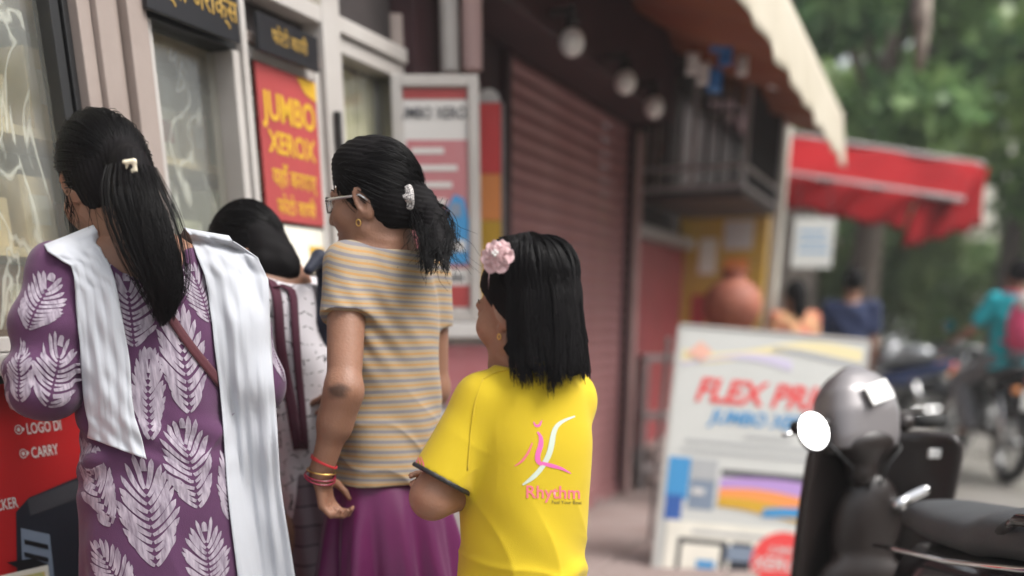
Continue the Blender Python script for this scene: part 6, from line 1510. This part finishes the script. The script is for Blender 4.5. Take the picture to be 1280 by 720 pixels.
# ================================================================ PEOPLE FURTHER UP THE STREET
def far_person(loc, f, lab, top_m, low_m, seated=False, h=1.62, hair_len=.0, arms='down', pack=None, sleeve=.6, low_name='trousers'):
    f = nz((*f, 0)); r = np.array([f[1], -f[0], 0]); me = empty('person', (0, 0, 0), 0, lab, 'person'); b = np.array([*loc, 0.0]); k = h/1.62
    pz = .90 if seated else .86*k; pel = b+Z*pz; neck = pel+Z*.50*k+f*(.06 if seated else 0); H = Head(neck+Z*.135*k+f*.02, f, Z, k)
    S = SDF(.010); H.body(S, False); S.rc(H.pt(0, -.02, -.05), neck, .05, .055, .03); S.stack(pel, neck, r, f, tors(0, w=1.05*k), .03)
    L_ = []
    for sx in (-1, 1):
        s_ = neck+r*sx*.17*k-Z*.04; S.rc(neck-Z*.03, s_, .05, .05, .03)
        e = s_+(nz(-Z*.9+f*.25+r*sx*.45) if seated else nz(-Z+r*sx*.12))*.27*k; w = e+(nz(f*.9-Z*.2-r*sx*.05) if seated else nz(-Z*.9+f*.35))*.24*k
        limb(S, s_, e, w, (.048, .040, .028)); hand(S, w, nz(w-e), nz(-r*sx) if not seated else -Z, f if not seated else -r*sx, .95, .5); L_.append((s_, e, w))
    G = []
    if seated:
        for sx in (-1, 1):
            hp = pel+r*sx*.09; kn = pel+r*sx*.20+f*.36-Z*.16; an = pel+r*sx*.21+f*.05-Z*.52
            S.rc(hp, kn, .08, .058, .03); S.rc(kn, an, .055, .036, .02); S.rc(an, an+f*.15-Z*.03, .034, .026, .02); G.append((hp, kn, an))
    else: G = legs(S, pel, r, f)
    body = S.build('body', M['skin'], me); H.paint(body); attr(body, 'mark', np.zeros(len(body.data.vertices)))
    T = SDF(.011); T.stack(pel, neck, r, f, [(-.12, .175, .14), (.3, .16, .128), (.65, .168, .128), (.85, .165, .11), (.94, .12, .085, -.01), (.99, .08, .07, -.01)], .03, fold=lambda a, t, p: .006*np.sin(p[..., 2]*30+a*4))
    for s_, e, w in L_: T.rc(neck-Z*.045, s_, .058, .062, .04); T.rc(s_, s_+(e-s_)*sleeve, .066, .066, .02)
    T.build('shirt', top_m, me)
    Q_ = SDF(.012)
    if low_name == 'sari_skirt': Q_.stack(np.array([*pel[:2], .06]), np.array([*pel[:2], pel[2]+.05]), r, f, [(0, .26, .24), (.6, .20, .17), (1, .165, .13)], .02, fold=lambda a, t, p: .01*np.sin(a*11))
    else:
        for hp, kn, an in G: Q_.rc(hp, kn, .098, .075, .05); Q_.rc(kn, an+Z*.02, .075, .055, .03)
    Q_.build(low_name, low_m, me)
    Hh = SDF(.009); Hh.ell(H.pt(0, -.014, .036), np.array((.084, .103, .097))*k, H.M, .02, cut=[(H.pt(0, .07, .055), nz(H.f*.7-H.u*.7))])
    if hair_len: Hh.chain([H.pt(0, -.08, .0), H.pt(0, -.10, -.1), H.pt(0, -.11, -hair_len)], [.06, .05, .02], .03)
    Hh.build('hair', M['hair'], me)
    if pack:
        K = SDF(.010); c = pel+Z*.30-f*.19; Mx = np.stack([r, f, Z]); K.ell(c, (.165, .10, .25), Mx, .02); K.ell(c-f*.07-Z*.08, (.12, .06, .12), Mx, .03); pk_ = K.build('rucksack', pack, me)
        K = SDF(.010); K.ell(c+Z*.15-f*.055-r*.06, (.085, .05, .08), Mx, .02); K.build('rucksack_flap', M['white_print'], pk_)
        K = SDF(.010); K.ell(c-Z*.24-f*.0, (.14, .08, .045), Mx, .02); K.build('rucksack_base', cloth_mat('grey_canvas', (.18, .18, .2)), pk_)
        for sx in (-1, 1): MB().tube([c+r*sx*.09+Z*.2, neck+r*sx*.11+Z*.03, neck+r*sx*.12+f*.09-Z*.1, c+r*sx*.13+f*.25-Z*.12, c+r*sx*.12-Z*.16], .014, 6).build('rucksack_strap', pack, pk_, smooth=True)
    return rebase(me, b)
far_person((3.99, 8.12), (-.05, 1), 'rider in teal shirt with pink rucksack seen from behind on a motorcycle', cloth_mat('teal_jersey', (.01, .36, .42)), cloth_mat('grey_denim', (.16, .16, .17)), True, pack=cloth_mat('pink_canvas', (.62, .07, .17)))
a = P(1062, 400, 8.3); far_person((a[0], 8.3), (.25, 1), 'person in navy shirt standing past the print board, back turned', cloth_mat('navy_shirt', (.016, .026, .075), var=.1), cloth_mat('dark_trousers', (.03, .03, .035)), h=1.60)
a = P(992, 400, 7.9); far_person((a[0], 7.9), (-.3, 1), 'woman in cream and red sari standing near the clay pot', cloth_mat('cream_red_sari', (.62, .45, .22), col2=(.50, .06, .06), scale=9), cloth_mat('red_sari_skirt', (.45, .06, .06), col2=(.6, .42, .2), scale=7), h=1.5, hair_len=.2, low_name='sari_skirt')

# ================================================================ HAZE: damp air over the street
hz = bpy.data.materials.new('damp_air'); hz.use_nodes = True; hz.node_tree.nodes.clear()
ho = hz.node_tree.nodes.new('ShaderNodeOutputMaterial'); hv = hz.node_tree.nodes.new('ShaderNodeVolumePrincipled')
hv.inputs['Color'].default_value = (.93, .96, .97, 1); hv.inputs['Density'].default_value = .0032; hv.inputs['Anisotropy'].default_value = .2
hz.node_tree.links.new(hv.outputs[0], ho.inputs['Volume'])
tag(MB().box(-45, 75, -25, 75, -1.0, 14.0).build('haze', hz), 'pale damp air filling the street', 'haze', kind='stuff')
